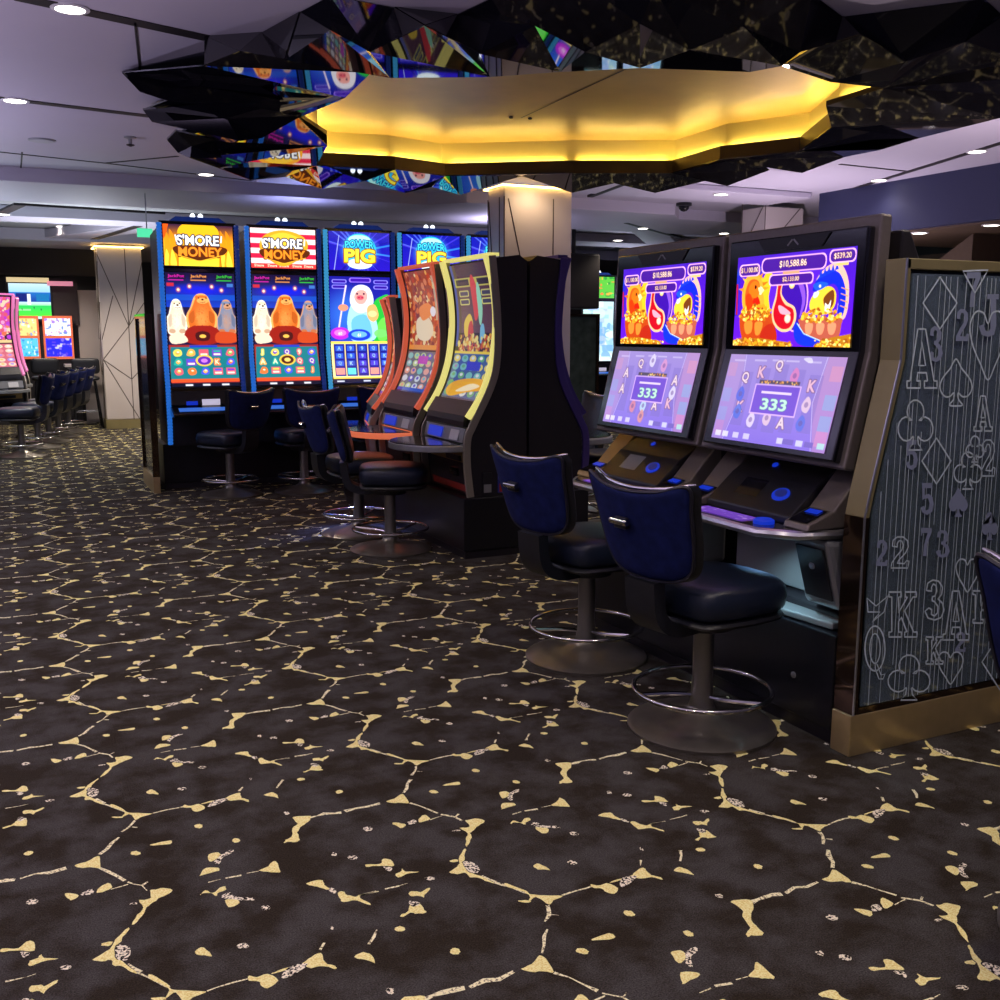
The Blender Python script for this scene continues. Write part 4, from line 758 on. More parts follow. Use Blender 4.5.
# ================================================================== swivel casino chairs (built facing +x, then copied)
def make_chair(label, group):
    t = thing('slot_chair', label, 'chair', (0, 0, 0), group)
    mb = MB(); mb.lathe([(.272, 0), (.274, .012), (.255, .022), (.18, .036), (.10, .052), (.06, .07), (.05, .085)], n=48); obj('base_plate', mb, 'bronze_base', t, smooth=True, label='round bronze-toned metal base plate')
    mb = MB(); mb.lathe([(.05, .08), (.042, .12), (.038, .2), (.038, .43)], n=24); obj('pedestal_post', mb, 'column_steel', t, smooth=True)
    a = np.linspace(0, 2 * PI, 49)[:-1]; mb = MB(); mb.tube([(.252 * math.cos(x), .252 * math.sin(x), .150) for x in a], .0095, 10, closed=True); fr = obj('foot_ring', mb, 'chrome', t, smooth=True, label='chrome foot ring')
    for k in range(3):
        x = 2 * PI * k / 3 + .5; mb = MB(); mb.tube(smooth_open([(.036 * math.cos(x), .036 * math.sin(x), .125), (.12 * math.cos(x + .1), .12 * math.sin(x + .1), .135), (.248 * math.cos(x + .25), .248 * math.sin(x + .25), .150)], 5), .009, 8); obj('ring_spoke', mb, 'chrome', t, smooth=True)
    mb = MB(); mb.lathe([(.038, .38), (.11, .390), (.13, .440), (.13, .445)], n=28); obj('swivel_plate', mb, 'black_plastic', t, smooth=True)
    seat = smooth_closed([(-.19, -.17), (-.10, -.215), (.06, -.235), (.19, -.215), (.245, -.12), (.255, 0), (.245, .12), (.19, .215), (.06, .235), (-.10, .215), (-.19, .17), (-.205, 0)], 4)
    mb = MB(); mb.pillow(seat, .578, .460, lambda u, v, h: (u, v, h + (.014 * (1 - (u * u + v * v) / .07) if h > .55 else 0)), rings=(0, .35, .6, .8, .9, .95, .98, 1.), pw=16); obj('seat_cushion', mb, 'leather_navy', t, smooth=True)
    mb = MB(); mb.pillow(seat * .975, .464, .430, lambda u, v, h: (u, v, h), rings=(0, .4, .7, .9, .97, 1.), pw=14); obj('seat_pan', mb, 'leather', t, smooth=True)
    bk = smooth_closed([(-.252, .966), (-.14, .940), (0, .930), (.14, .940), (.258, .968), (.250, .87), (.232, .73), (.202, .650), (.13, .612), (0, .604), (-.13, .612), (-.202, .650), (-.230, .73), (-.246, .87)], 4)
    def bx(y, z): return -.322 - .11 * (z - .78) / .37 + .95 * y * y
    mb = MB(); mb.pillow(bk, .03, -.022, lambda u, v, h: (bx(u, v) + h, u, v)); obj('backrest', mb, 'leather', t, smooth=True)
    c = bk.mean(0); b2 = c + (bk - c) * .95
    mb = MB(); mb.pillow(b2, -.012, -.045, lambda u, v, h: (bx(u, v) + h, u, v), pw=10); bp = obj('back_panel', mb, 'velvet', t, smooth=True, label='blue velvet outer back panel')
    mb = MB(); mb.tube([(bx(u, v) - .030, u, v) for u, v in c + (bk - c) * .965], .0065, 6, closed=True); obj('piping', mb, 'piping', bp, smooth=True)
    mb = MB(); mb.tube(smooth_open([(bx(y, z) + .002, y, z + .004) for y, z in ((-.249, .964), (-.14, .940), (0, .930), (.14, .940), (.255, .966))], 6), [.004] + [.007] * 23 + [.004], 8); obj('top_trim', mb, 'chrome', t, smooth=True, label='metal trim along the top edge')
    xh = bx(0, .80) - .045; mb = MB(); mb.box(xh - .022, xh, .0, .060, .79, .83); h = obj('pull_handle', mb, 'black_plastic', t, bevel=.004)
    mb = MB(); mb.tube([(xh - .024, -.012, .815), (xh - .024, .072, .815)], .012, 12); obj('grip', mb, 'chrome', h, smooth=True)
    mb = MB(); mb.ribbon(smooth_open([(-.10, .445), (-.20, .447), (-.262, .49), (-.278, .61)], 5), .05, -.075, .075, 'y'); obj('back_bracket', mb, 'leather', t, smooth=True)
    return t
first = make_chair('', 'casino swivel chairs')
used = [0]
def chair(x, y, rz, label):
    o = first if not used[0] else copy_tree(first)
    used[0] = 1; o.location = (x, y, 0); o.rotation_euler = (0, 0, math.radians(rz)); o['label'] = label; return o
chair(2.240, 2.945, 9, 'nearest whole blue velvet swivel chair, in front of the nearest twin-screen machine')
chair(2.272, 3.85, 9, 'blue velvet swivel chair at the second twin-screen machine, just behind the nearest whole chair')
chair(2.312, 1.375, 12, 'blue chair cut off by the right edge, its back in front of the etched glass')
chair(2.25, 6.42, -18, 'dark swivel chair in front of the gold-edged curved machine')
chair(2.23, 7.05, 2, 'dark swivel chair in front of the red-edged curved machine, its base lit blue')
chair(1.74, 9.28, 118, 'dark swivel chair at the leftmost bear machine, its seat turned to the left')
chair(2.40, 9.22, 92, 'dark swivel chair in front of the second bear machine')
chair(3.12, 9.28, 88, 'dark swivel chair in front of the pig machine, half hidden by the curved machines')
for x, y, r, lab in ((.08, 13.3, 165, 'nearest of the swivel chairs along the pink machines at the left edge'), (.28, 14.2, 150, 'second swivel chair along the pink machines, counting from the nearest'), (.43, 14.9, 150, 'third swivel chair along the pink machines, counting from the nearest'), (.58, 15.6, 150, 'fourth swivel chair along the pink machines, counting from the nearest'), (.74, 16.3, 150, 'farthest swivel chair along the pink machines, nearest to the bar stools')): chair(x, y, r, lab)
chair(4.02, 6.45, 172, 'swivel chair on the far side of the gold curved machine, mostly hidden by its side')
chair(4.05, 7.25, 178, 'second swivel chair behind the back-to-back curved machines, farther off')
# ================================================================== the twin-screen machines on the right
def plinth(label, x0, x1, y0, y1, z=.40):
    t = thing('machine_plinth', label, 'plinth', ((x0 + x1) / 2, (y0 + y1) / 2, 0)); mb = MB(); mb.box(x0, x1, y0, y1, .05, z); obj('plinth_box', mb, 'plinth_black', t, bevel=.006)
    mb = MB(); mb.box(x0 + .012, x1 - .012, y0 + .012, y1 - .012, 0, .05); obj('toe_kick', mb, 'cabinet_black', t); return t
t = plinth('black glossy plinth under the twin-screen machines', 2.545, 3.30, 2.60, 4.40)
mb = MB(); mb.lathe([(.012, 0), (.012, .004), (.004, .008)], (0, 0, 0), 14); mb.v = [(2.545 - z, y + 2.80, x + .20) for x, y, z in mb.v]; obj('lock', mb, 'silver', t, smooth=True)
def twin(y0, v, label):
    # player side faces -x; y0 is the side nearer the entrance
    t = thing('slot_machine', label, 'slot machine', (2.9, y0 + .41, .40), 'twin-screen machines')
    A, B = y0, y0 + .815
    mb = MB(); mb.prism([(2.64, .40), (2.64, .45), (2.75, .47), (2.75, .74), (2.72, 1.0), (2.80, 1.40), (2.80, 1.80), (2.84, 1.80), (2.95, 1.60), (3.20, 1.55), (3.20, .40)], A + .03, B - .03); obj('cabinet', mb, 'cabinet_black', t, bevel=.008)
    mb = MB(); mb.ribbon([(2.565, .985), (2.655, 1.385), (2.672, 1.845)], -.05, A, B); obj('backing_frame', mb, 'gunmetal', t, bevel=.008, label='brushed bronze-grey frame behind the screens')
    mb = MB(); mb.ribbon([(2.531, 1.012), (2.6265, 1.385), (2.638, 1.806)], -.045, A + .025, B - .06); bz = obj('screen_bezel', mb, 'black_gloss', t, bevel=.006)
    Y0, Y1 = A + .065, B - .115     # right and left edge of the lit glass
    up = screen('upper_screen', pic_twin_upper(), lambda u, w: np.stack([2.6235 + .0115 * (1 - w), Y1 + (Y0 - Y1) * u, 1.742 + (1.400 - 1.742) * w], 1), 'screen_bright', t, 'bright purple upper screen with gold and swirl artwork')
    lo = screen('lower_screen', pic_twin_lower(v), lambda u, w: np.stack([2.6185 + (2.5325 - 2.6185) * w, Y1 + (Y0 - Y1) * u, 1.366 + (1.036 - 1.366) * w], 1), 'screen', t, 'lower screen with reel symbols, lavender reflection haze painted in')
    mb = MB(); mb.prism([(Y1 - .12, 1.80), (Y1 - .16, 1.755), (Y0 + .17, 1.755), (Y0 + .13, 1.80)], 2.6315, 2.6365, 'x'); lp = obj('logo_plate', mb, 'black_plastic', bz)
    mb = MB(); yc = (Y0 + Y1) / 2
    for s_ in (-1, 1): mb.tube([(2.630, yc + s_ * .028, 1.768), (2.630, yc + s_ * .004, 1.788)], .003, 6)
    obj('maker_mark', mb, 'silver_matte', bz)
    # button deck
    deck = [(2.345, A + .17), (2.345, B - .17), (2.43, B - .06), (2.56, B - .02), (2.72, B - .02), (2.72, A + .02), (2.56, A + .02), (2.43, A + .06)]
    mb = MB(); mb.prism(deck, .735, .772, 'z'); dk = obj('button_deck', mb, 'black_gloss', t, bevel=.008)
    mb = MB(); mb.tube([(x, y, .755) for x, y in [deck[i] for i in (4, 3, 2, 1, 0, 7, 6, 5)]], .017, 8); obj('deck_trim', mb, 'silver', dk, smooth=True, label='silver lip round the button deck')
    mb = MB(); mb.prism([(2.475, .772), (2.48, .80), (2.60, .905), (2.70, .965), (2.70, .772)], A + .16, B - .17); cs = obj('console', mb, 'black_plastic', t, bevel=.006)
    pb = pic_blocks(3.2, (120, 70, 200), [(150, 110, 235), (90, 40, 170), (170, 130, 240), (200, 160, 240)], 26, 4, 30); screen('button_panel', pb, lambda u, w: np.stack([2.462 + (2.375 - 2.462) * w, B - .20 + (A + .30 - B + .20) * u, .7745 + 0 * u], 1), 'screen_soft', dk, 'purple lit strip of touch buttons')
    mb = MB(); mb.lathe([(.038, 0), (.038, .012), (.028, .018)], (2.42, A + .23, .772), 24); obj('play_button', mb, 'led_blue', dk, smooth=True, label='round blue lit play button')
    sl = lambda x: .80 + (x - 2.48) * .105 / .12 if x < 2.6 else .905 + (x - 2.6) * .6
    def puck(nm, x, y, rx, ry, m, lab=None):
        mb = MB(); c = [(x + rx * math.cos(a), y + ry * math.sin(a)) for a in np.linspace(0, 2 * PI, 19)[:-1]]; mb.add([(p, q, sl(p) + .001) for p, q in c] + [(p, q, sl(p) + .006) for p, q in c], [tuple(range(18)), tuple(range(35, 17, -1))] + [(i, i + 18, (i + 1) % 18 + 18, (i + 1) % 18) for i in range(18)])
        if nm == 'button_cap': mb.v = [(a_, b_, c_ + .003) for a_, b_, c_ in mb.v]
        obj(nm, mb, m, cs, label=lab)
    puck('lit_button', 2.545, A + .29, .022, .044, 'led_blue', 'oval blue lit button'); puck('button_cap', 2.546, A + .29, .014, .030, 'blue_plastic'); puck('jack_light', 2.66, A + .46, .010, .014, 'led_blue', 'small blue light')
    mb = MB(); mb.add([(2.52, A + .40, sl(2.52) + .002), (2.52, A + .53, sl(2.52) + .002), (2.585, A + .53, sl(2.585) + .002), (2.585, A + .40, sl(2.585) + .002)], [(0, 1, 2, 3)]); obj('info_display', mb, 'silver_matte' if not v else 'black_gloss', cs, label='small square display' if not v else 'dark square display')
    for nm, a, b, m in (('ticket_printer', B - .165, B - .03, 'gold_lit_or_print' if not v else 'gunmetal'), ('bill_acceptor', A + .03, A + .155, 'gunmetal')):
        mb = MB(); mb.prism([(2.44, .772), (2.45, .795), (2.56, .835), (2.70, .985), (2.72, .985), (2.72, .772)], a, b); w_ = obj(nm, mb, m, t, bevel=.006, label='wedge-shaped ticket printer, gold light put into its colour' if m == 'gold_lit_or_print' else None)
        mb = MB(); mb.add([(2.452, a + .015, .800), (2.452, b - .015, .800), (2.548, b - .015, .8345), (2.548, a + .015, .8345)], [(0, 1, 2, 3)]); obj('slot_mouth', mb, 'black_gloss', w_)
        mb = MB(); mb.add([(2.510, a + .03, .8245), (2.510, b - .03, .8245), (2.538, b - .03, .8345), (2.538, a + .03, .8345)], [(0, 1, 2, 3)]); obj('slot_light', mb, 'led_blue', w_, label='blue light strip')
    # belly under the deck
    mb = MB(); mb.box(2.70, 2.75, A + .26, B - .09, .47, .735); obj('belly_panel', mb, 'silver_matte', t, bevel=.006, label='pale steel panel under the deck')
    mb = MB(); mb.prism([(2.52, .735), (2.60, .47), (2.75, .47), (2.75, .735)], A + .01, A + .20); bd = obj('cash_door', mb, 'silver_matte', t, bevel=.02, label='grey steel cash door')
    mb = MB(); mb.prism([(2.53, .70), (2.585, .51), (2.58, .505), (2.52, .70)], A + .035, A + .175); obj('door_inset', mb, 'black_plastic', bd, bevel=.004)
    mb = MB(); mb.lathe([(.014, 0), (.014, .006), (.006, .008)], (0, 0, 0), 14); mb.v = [(2.545 - z, y + A + .105, x + .63) for x, y, z in mb.v]; obj('door_lock', mb, 'silver', bd, smooth=True)
    mb = MB(); mb.prism([(2.58, A + .03), (2.555, A + .25), (2.555, B - .25), (2.58, B - .03), (2.70, B - .03), (2.70, A + .03)], .405, .43, 'z'); obj('foot_ledge', mb, 'silver_matte', t, bevel=.006)
    return t
twin(2.625, 1, 'nearest twin-screen slot machine, next to the etched glass panel'); twin(3.465, 0, 'second twin-screen slot machine, left of the nearest one, with its ticket slot coloured as if gold-lit')
for y0, lab in ((2.625, 'blue-white lamp under the deck of the nearest twin-screen machine'),):
    l = bpy.data.lights.new('deck_lamp', 'SPOT'); l.energy = 11; l.color = (.5, .85, 1.); l.spot_size = 1.9; l.spot_blend = .8; l.shadow_soft_size = .03
    o = bpy.data.objects.new('deck_lamp', l); o.location = (2.47, 2.93, .728); o.rotation_euler = (0, math.radians(-16), 0); COL.objects.link(o)
l = bpy.data.lights.new('deck_lamp', 'SPOT'); l.energy = 30; l.color = (.15, .25, 1.); l.spot_size = 1.5; l.spot_blend = .8; l.shadow_soft_size = .03
o = bpy.data.objects.new('deck_lamp', l); o.location = (2.36, 7.42, .66); o.rotation_euler = (math.radians(-28), math.radians(12), 0); COL.objects.link(o)
mat('purple_metal', (.10, .07, .30), .35, metal=.7)
# ================================================================== curved machines, standing back to back
PROF = [(2.757, 1.936), (2.798, 1.79), (2.819, 1.655), (2.826, 1.53), (2.819, 1.405), (2.798, 1.266), (2.755, 1.127), (2.70, 1.014), (2.625, .905)]
PS = smooth_open(PROF, 4)
def pcurve(w):
    # point on the front curve, w = 0 top .. 1 bottom of the screen
    z = 1.900 + (1.0 - 1.900) * w; return np.interp(-z, -PS[:, 1], PS[:, 0]), z
def curved(y0, kind, led, led_gain, label, group, tf=None, cat='slot machine', back=False):
    A, B = y0, y0 + .76; tf = tf or (lambda P: P)
    org = tf(np.array([[2.95, (A + B) / 2, .40]]))[0]
    t = thing('slot_machine', label, cat, tuple(org), group)
    def ob(name, mb, m, par=None, **k):
        mb.v = [tuple(p) for p in tf(np.array(mb.v, float))]; return obj(name, mb, m, par or t, **k)
    side = [(2.80, 1.915), (2.835, 1.56), (2.83, 1.28), (2.785, 1.10), (2.66, .86), (2.625, .755), (2.625, .58), (2.645, .405), (3.02, .405), (3.02, 1.90), (2.965, 1.937)]
    s2 = np.vstack([smooth_open(side[:8], 4), side[8:]])
    mb = MB(); mb.prism([tuple(p) for p in s2], A + .012, B - .012); ob('cabinet', mb, 'cabinet_black')
    tr = smooth_open([(2.797, 1.93), (2.833, 1.56), (2.83, 1.28), (2.785, 1.10), (2.66, .86), (2.622, .77), (2.62, .60), (2.642, .41)], 5)
    for a, b in ((A, A + .018), (B - .018, B)): mb = MB(); mb.ribbon(tr, -.05, a, b); ob('side_trim', mb, 'trim_steel' if led != 'purple_metal' else 'purple_metal', bevel=.003)
    for a, b in ((A + .006, A + .038), (B - .038, B - .006)):
        mb = MB(); mb.ribbon(PS[:, :] - np.array([.004, 0]), -.035, a, b); ob('edge_light' if led != 'purple_metal' else 'edge_trim', mb, led, label='glowing edge light' if led != 'purple_metal' else 'purple metallic edge')
    mb = MB(); mb.prism([(2.75, 1.925), (2.75, 1.945), (2.82, 1.945), (2.82, 1.925)], A + .004, B - .004); ob('crown_light', mb, led)
    off = .0
    def sfn(u, w):
        x, z = pcurve(w); P = np.stack([x + .004 + 0 * u, B - .055 + (A + .055 - B + .055) * u, z], 1); return tf(P)
    if not back: screen('curved_screen', pic_curve(kind), sfn, 'screen_soft' if kind != 'pink' else 'screen', t, 'tall curved screen crowded with symbols')
    mb = MB(); mb.ribbon([(x - .002, z) for x, z in zip(*pcurve(np.linspace(1.0, 1.16, 6)))], -.03, A + .06, B - .06); lp = ob('speaker_panel', mb, 'black_plastic')
    mb = MB(); x, z = pcurve(1.08); mb.box(x - .006, x - .001, (A + B) / 2 - .012, (A + B) / 2 + .012, z - .012, z + .012); ob('badge', mb, 'silver', lp)
    mb = MB(); mb.prism([(2.60, .845), (2.58, .755), (2.70, .755), (2.70, .845)], A + .05, B - .05); cp = ob('card_panel', mb, 'silver_matte')
    mb = MB(); mb.prism([(2.592, .83), (2.573, .765), (2.578, .765), (2.598, .83)], B - .36, B - .12); ob('card_light', mb, 'led_blue', cp, label='blue lit card reader')
    mb = MB(); mb.prism([(2.592, .83), (2.573, .765), (2.578, .765), (2.598, .83)], A + .12, A + .26); ob('keypad', mb, 'button_white', cp)
    dp = [tuple(p) for p in smooth_open([(2.62, A + .01), (2.47, A + .02), (2.33, A + .10), (2.24, A + .26), (2.22, A + .38), (2.24, A + .50), (2.33, A + .66), (2.47, A + .74), (2.62, A + .75)], 4)]
    mb = MB(); mb.prism(dp, .700, .742, 'z'); dk = ob('button_deck', mb, 'silver_matte' if led != 'led_red' else 'orange_frame', bevel=.006)
    mb = MB(); mb.prism([(2.57 + (x - 2.62) * .86, (A + B) / 2 + (y - (A + B) / 2) * .86) for x, y in dp], .742, .747, 'z'); ob('deck_glass', mb, 'black_gloss', dk)
    mb = MB(); mb.prism([(2.615, .69), (2.645, .42), (2.66, .42), (2.66, .69)], A + .06, B - .06); dr = ob('belly_door', mb, 'gold_lit_or_print' if led != 'led_red' else 'red_plastic', label='bronze-gold printed lower door' if led == 'led_gold' else None)
    mb = MB(); mb.prism([(2.600, .66), (2.605, .625), (2.625, .625), (2.625, .66)], A + .16, A + .38); ob('bill_slot', mb, 'black_plastic', dr)
    mb = MB(); mb.prism([(2.612, .57), (2.618, .52), (2.64, .52), (2.64, .57)], A + .22, A + .34); ob('door_window', mb, 'black_gloss', dr)
    mb = MB(); mb.prism([(2.632, .47), (2.640, .425), (2.66, .425), (2.66, .47)], A + .07, B - .07); ob('red_band', mb, 'red_plastic', dr)
    if kind == 'gold' and not back:
        for xx, m1, m2 in ((2.735, 'black_plastic', 'silver_matte'), (2.845, 'blue_plastic', 'red_plastic')):
            mb = MB(); mb.box(xx - .032, xx + .032, A + .002, A + .012, .425, .56); so = ob('side_socket', mb, m1); mb = MB(); mb.box(xx - .026, xx + .026, A - .002, A + .004, .432, .485); ob('socket_plate', mb, m2, so)
    return t
plinth('black plinth under the back-to-back curved machines', 2.575, 3.50, 5.92, 8.55)
curved(5.905, 'gold', 'led_gold', 1, 'gold-edged curved slot machine, nearest of the back-to-back row', 'curved machines')
curved(6.815, 'red', 'led_red', 1, 'red-edged curved slot machine just behind the gold-edged one', 'curved machines')
def turned(P):
    a = math.radians(-15); x, y = P[:, 0] - 2.60, P[:, 1] - 7.75; return np.stack([2.60 + x * math.cos(a) - y * math.sin(a), 7.80 + x * math.sin(a) + y * math.cos(a), .4 + (P[:, 2] - .4) * .87], 1)
curved(7.75, 'red', 'led_red', 1, 'slim curved slot machine seen edge-on just left of the red-edged one', 'curved machines', tf=turned)
mir = lambda P: np.stack([6.06 - P[:, 0], P[:, 1], P[:, 2]], 1)
curved(5.905, 'gold', 'purple_metal', 1, 'curved slot machine facing away, back to back with the gold-edged one', 'curved machines', tf=mir, back=True)
# ================================================================== the row of tall machines along the back: two with bears, the rest with pigs
def tall(x0, main, top, label, group, yf=9.70, bar='led_bar', w=.70, deckart=True, gain=1.):
    A, B = x0, x0 + w; y = yf
    t = thing('slot_machine', label, 'slot machine', ((A + B) / 2, y + .35, .42), group)
    mb = MB(); mb.prism([(y + .05, 2.40), (y + .05, 1.30), (y + .0, 1.08), (y - .06, .95), (y + .02, .90), (y + .04, .42), (y + .70, .42), (y + .70, 2.36)], A + .02, B - .02, 'x'); obj('cabinet', mb, 'cabinet_black', t)
    mb = MB(); mb.box(A + .012, B - .012, y + .0, y + .06, 2.025, 2.435); tb = obj('topper_bezel', mb, 'black_gloss', t, bevel=.008)
    screen('topper_screen', top, lambda u, v: np.stack([A + .045 + (w - .09) * u, y - .003 + 0 * u, 2.405 + (2.045 - 2.405) * v], 1), 'screen_bright', t, 'upper title screen', gain)
    cur = smooth_open([(y + .01, 1.995), (y + .02, 1.6), (y - .0, 1.25), (y - .06, .955)], 8)
    mb = MB(); mb.ribbon([(a + .004, b) for a, b in np.vstack([[y + .008, 2.02], cur, [y - .068, .925]])], .04, A + .012, B - .012, 'x'); obj('screen_bezel', mb, 'black_gloss', t)
    def fn(u, v):
        z = 1.985 + (.965 - 1.985) * v; yy = np.interp(-z, -cur[:, 1], cur[:, 0]); return np.stack([A + .045 + (w - .09) * u, yy - .004, z], 1)
    screen('main_screen', main, fn, 'screen_bright', t, 'tall lit game screen', gain)
    for xc in (A, B):
        pr = []; z = .44
        while z < 2.40: pr += [(.019, z), (.024, z + .008), (.024, z + .020), (.019, z + .026)]; z += .030
        mb = MB(); mb.lathe(pr, (xc + (.012 if xc == A else -.012), y - .005, 0), 10); mb.v = [(a, b - (.055 * max(0, (1.25 - c) / .3) if .95 < c < 1.25 else (.055 if c <= .95 else 0)) * (1 if c > .6 else max(0, (c - .3) / .3)), c) for a, b, c in mb.v]; obj('light_bar', mb, bar if xc == A else ('led_bar_dim' if bar != 'black_plastic' else bar), t, label='ribbed blue light bar' if bar != 'black_plastic' else None)
    mb = MB(); mb.prism([(A + .10, 2.435), (A + .16, 2.475), (B - .16, 2.475), (B - .10, 2.435)], y + .005, y + .10, 'y'); cr = obj('crown', mb, 'led_bar_dim', t, label='dim blue glowing crown')
    for d in (-.035, .035): mb = MB(); mb.lathe([(.020, 0), (.024, .012), (.018, .028), (.006, .036)], ((A + B) / 2 + d, y + .05, 2.474), 14); obj('top_lamp', mb, 'white_lamp_soft', t, smooth=True)
    mb = MB(); mb.prism([(y - .07, .925), (y - .10, .80), (y - .0, .76), (y + .05, .92)], A + .03, B - .03, 'x'); fp = obj('front_panel', mb, 'black_plastic', t, bevel=.006)
    mb = MB(); mb.box(A + .16, A + .26, y - .104, y - .085, .80, .835); obj('card_light', mb, 'led_blue', fp, label='blue lit card reader')
    mb = MB(); mb.box(A + .30, A + .46, y - .106, y - .085, .795, .85); obj('ticket_slot', mb, 'white_ticket', fp, label='pale lit ticket slot')
    mb = MB(); mb.prism([(y - .10, .79), (y - .27, .735), (y - .27, .705), (y + .03, .70), (y + .03, .77)], A + .02, B - .02, 'x'); dk = obj('button_deck', mb, 'black_gloss', t, bevel=.008)
    mb = MB(); mb.prism([(y - .15, .779), (y - .22, .757), (y - .22, .752), (y - .15, .774)], A + .08, B - .2, 'x'); obj('button_strip', mb, 'led_blue_dim', dk, label='blue lit buttons')
    return t
mat('white_ticket', (.6, .6, .65), .4, emit=(.75, .68, .85), es=.6); mat('led_blue_dim', (.01, .02, .1), .4, emit=(.05, .2, .8), es=.7)
plinth('long black plinth under the tall bear and pig machines', 1.25, 5.00, 9.90, 10.50, .42)
tops = (pic_smore_top(False), pic_smore_top(True), pic_pig_top()); pm = pic_pig_main()
tall(1.275, pic_smore_main(0), tops[0], 'leftmost tall slot machine, bear figures below a yellow flaming title', 'tall machines along the back')
tall(2.045, pic_smore_main(1), tops[1], 'second tall slot machine, bear figures below a red and white striped title', 'tall machines along the back')
tall(2.785, pm, tops[2], 'tall slot machine with bearded pig figure fully in view', 'tall machines along the back', bar='led_bar_cyan')
tall(3.53, pm, tops[2], 'tall pig slot machine half hidden behind the red-edged curved machine', 'tall machines along the back', bar='led_bar_cyan')
tall(4.27, pm, tops[2], 'tall pig slot machine cut off by the central white column', 'tall machines along the back', bar='led_bar_cyan')
# ================================================================== etched glass end panels
def ring_mesh(mb, pts, wd, y):
    p = np.array(pts, float); t = np.roll(p, -1, 0) - np.roll(p, 1, 0); t /= np.linalg.norm(t, axis=1)[:, None] + 1e-9; n = np.stack([-t[:, 1], t[:, 0]], 1) * wd / 2
    m = len(p); a, b = p + n, p - n; mb.add([(x, y, z) for x, z in a] + [(x, y, z) for x, z in b], [(i, (i + 1) % m, m + (i + 1) % m, m + i) for i in range(m)])
def strip(mb, pts, wd, y):
    p = np.array(pts, float); t = np.gradient(p, axis=0); t /= np.linalg.norm(t, axis=1)[:, None] + 1e-9; n = np.stack([-t[:, 1], t[:, 0]], 1) * wd / 2; m = len(p); a, b = p + n, p - n
    mb.add([(x, y, z) for x, z in a] + [(x, y, z) for x, z in b], [(i, i + 1, m + i + 1, m + i) for i in range(m - 1)])
YP = 2.486
pt = thing('etched_glass_panel', 'large etched glass end panel of card suits in a bronze-gold frame at the right', 'glass panel', (3.1, 2.54, 0))
prof = [(2.535, .15), (2.535, .84), (2.555, .93), (2.655, 1.36), (2.655, 1.69)]
XR = 4.15
mb = MB(); mb.box(2.528, XR, 2.492, 2.582, 0, .148); obj('base_band', mb, 'gold_strip', pt, bevel=.003, label='brushed gold base band')
mb = MB(); mb.ribbon([(2.535, .15), (2.535, .62), (2.537, .84)], -.022, 2.492, 2.582); obj('lower_post', mb, 'bronze_mirror', pt, label='mirror bronze lower post')
mb = MB(); mb.ribbon([(2.537, .84), (2.555, .93), (2.655, 1.36), (2.656, 1.69)], -.022, 2.492, 2.582); obj('upper_post', mb, 'gold_dull', pt, bevel=.003, label='dull gold bent upper post')
mb = MB(); mb.box(2.656, XR, 2.492, 2.582, 1.655, 1.69); obj('top_rail', mb, 'gold_dull', pt, bevel=.003)
mb = MB(); mb.box(XR - .03, XR, 2.492, 2.582, .148, 1.655); obj('end_post', mb, 'gold_dull', pt)
mb = MB(); mb.ribbon([(2.534, .15), (2.534, .84), (2.552, .93), (2.652, 1.36), (2.653, 1.69)], -.006, 2.488, 2.493); obj('edge_bead', mb, 'silver', pt)
gp = [(2.575, .175), (2.575, .85), (2.594, .93), (2.69, 1.36), (2.69, 1.642), (XR - .04, 1.642), (XR - .04, .175)]
mb = MB(); mb.prism(gp, 2.496, 2.504); gl = obj('glass', mb, 'etched_glass', pt, label='etched glass pane')
mb = MB(); mb.prism([(2.558, .148), (2.558, .85), (2.577, .935), (2.678, 1.36), (2.678, 1.655), (XR - .03, 1.655), (XR - .03, .148)], 2.560, 2.575); pass
mat('panel_back', (.022, .028, .036), .30, noise=.3, nscale=2.5)
obj('backing_board', mb, 'panel_back', pt)
mb = MB(); mb.box(2.56, XR - .03, 2.494, 2.56, .148, .172); obj('sill', mb, 'bronze_mirror', pt, label='dark mirror sill under the glass')
et = MB(); eb = MB(); rnd = random.Random(11)
def P2(x, y): q = onY(x, y, YP); return (q[0], q[2])
def left_lim(z): return np.interp(z, [p[1] for p in gp[:5]], [p[0] for p in gp[:5]])
x = 2.60
while x < XR - .06:
    z0 = .18 if rnd.random() < .6 else rnd.uniform(.2, .9); z1 = 1.635 if rnd.random() < .55 else rnd.uniform(.8, 1.5)
    while left_lim(z1) > x - .006 and z1 > z0: z1 -= .02
    if z1 > z0 + .1: strip(et, [(x, z0), (x, z1)], rnd.choice([.0018, .0026, .0026]), YP + .0015)
    x += rnd.uniform(.014, .034)
LW = .0058
def outl(pts, wd=LW): ring_mesh(et, [P2(*p) for p in pts], wd, YP)
def fill(pts, z=.001):
    q = [P2(*p) for p in pts]; e = MB(); e.add([(a, YP + z, b) for a, b in q], [tuple(range(len(q)))]); obj('etched_numeral', e, 'etch_blue', gl)
def in_box(unit, x0, y0, x1, y1): return [(x0 + (x1 - x0) * u, y0 + (y1 - y0) * v) for u, v in unit]
def dens(pts, n=8): 
    out = []
    for i in range(len(pts)):
        a = np.array(pts[i], float); b = np.array(pts[(i + 1) % len(pts)], float); out += [tuple(a + (b - a) * k / n) for k in range(n)]
    return out
U_A = [(.36, 0), (.62, 0), (.90, .88), (1, .88), (1, 1), (.58, 1), (.58, .88), (.68, .88), (.65, .74), (.36, .74), (.33, .88), (.44, .88), (.44, 1), (0, 1), (0, .88), (.10, .88)]; U_Ai = [(.5, .22), (.62, .62), (.39, .62)]
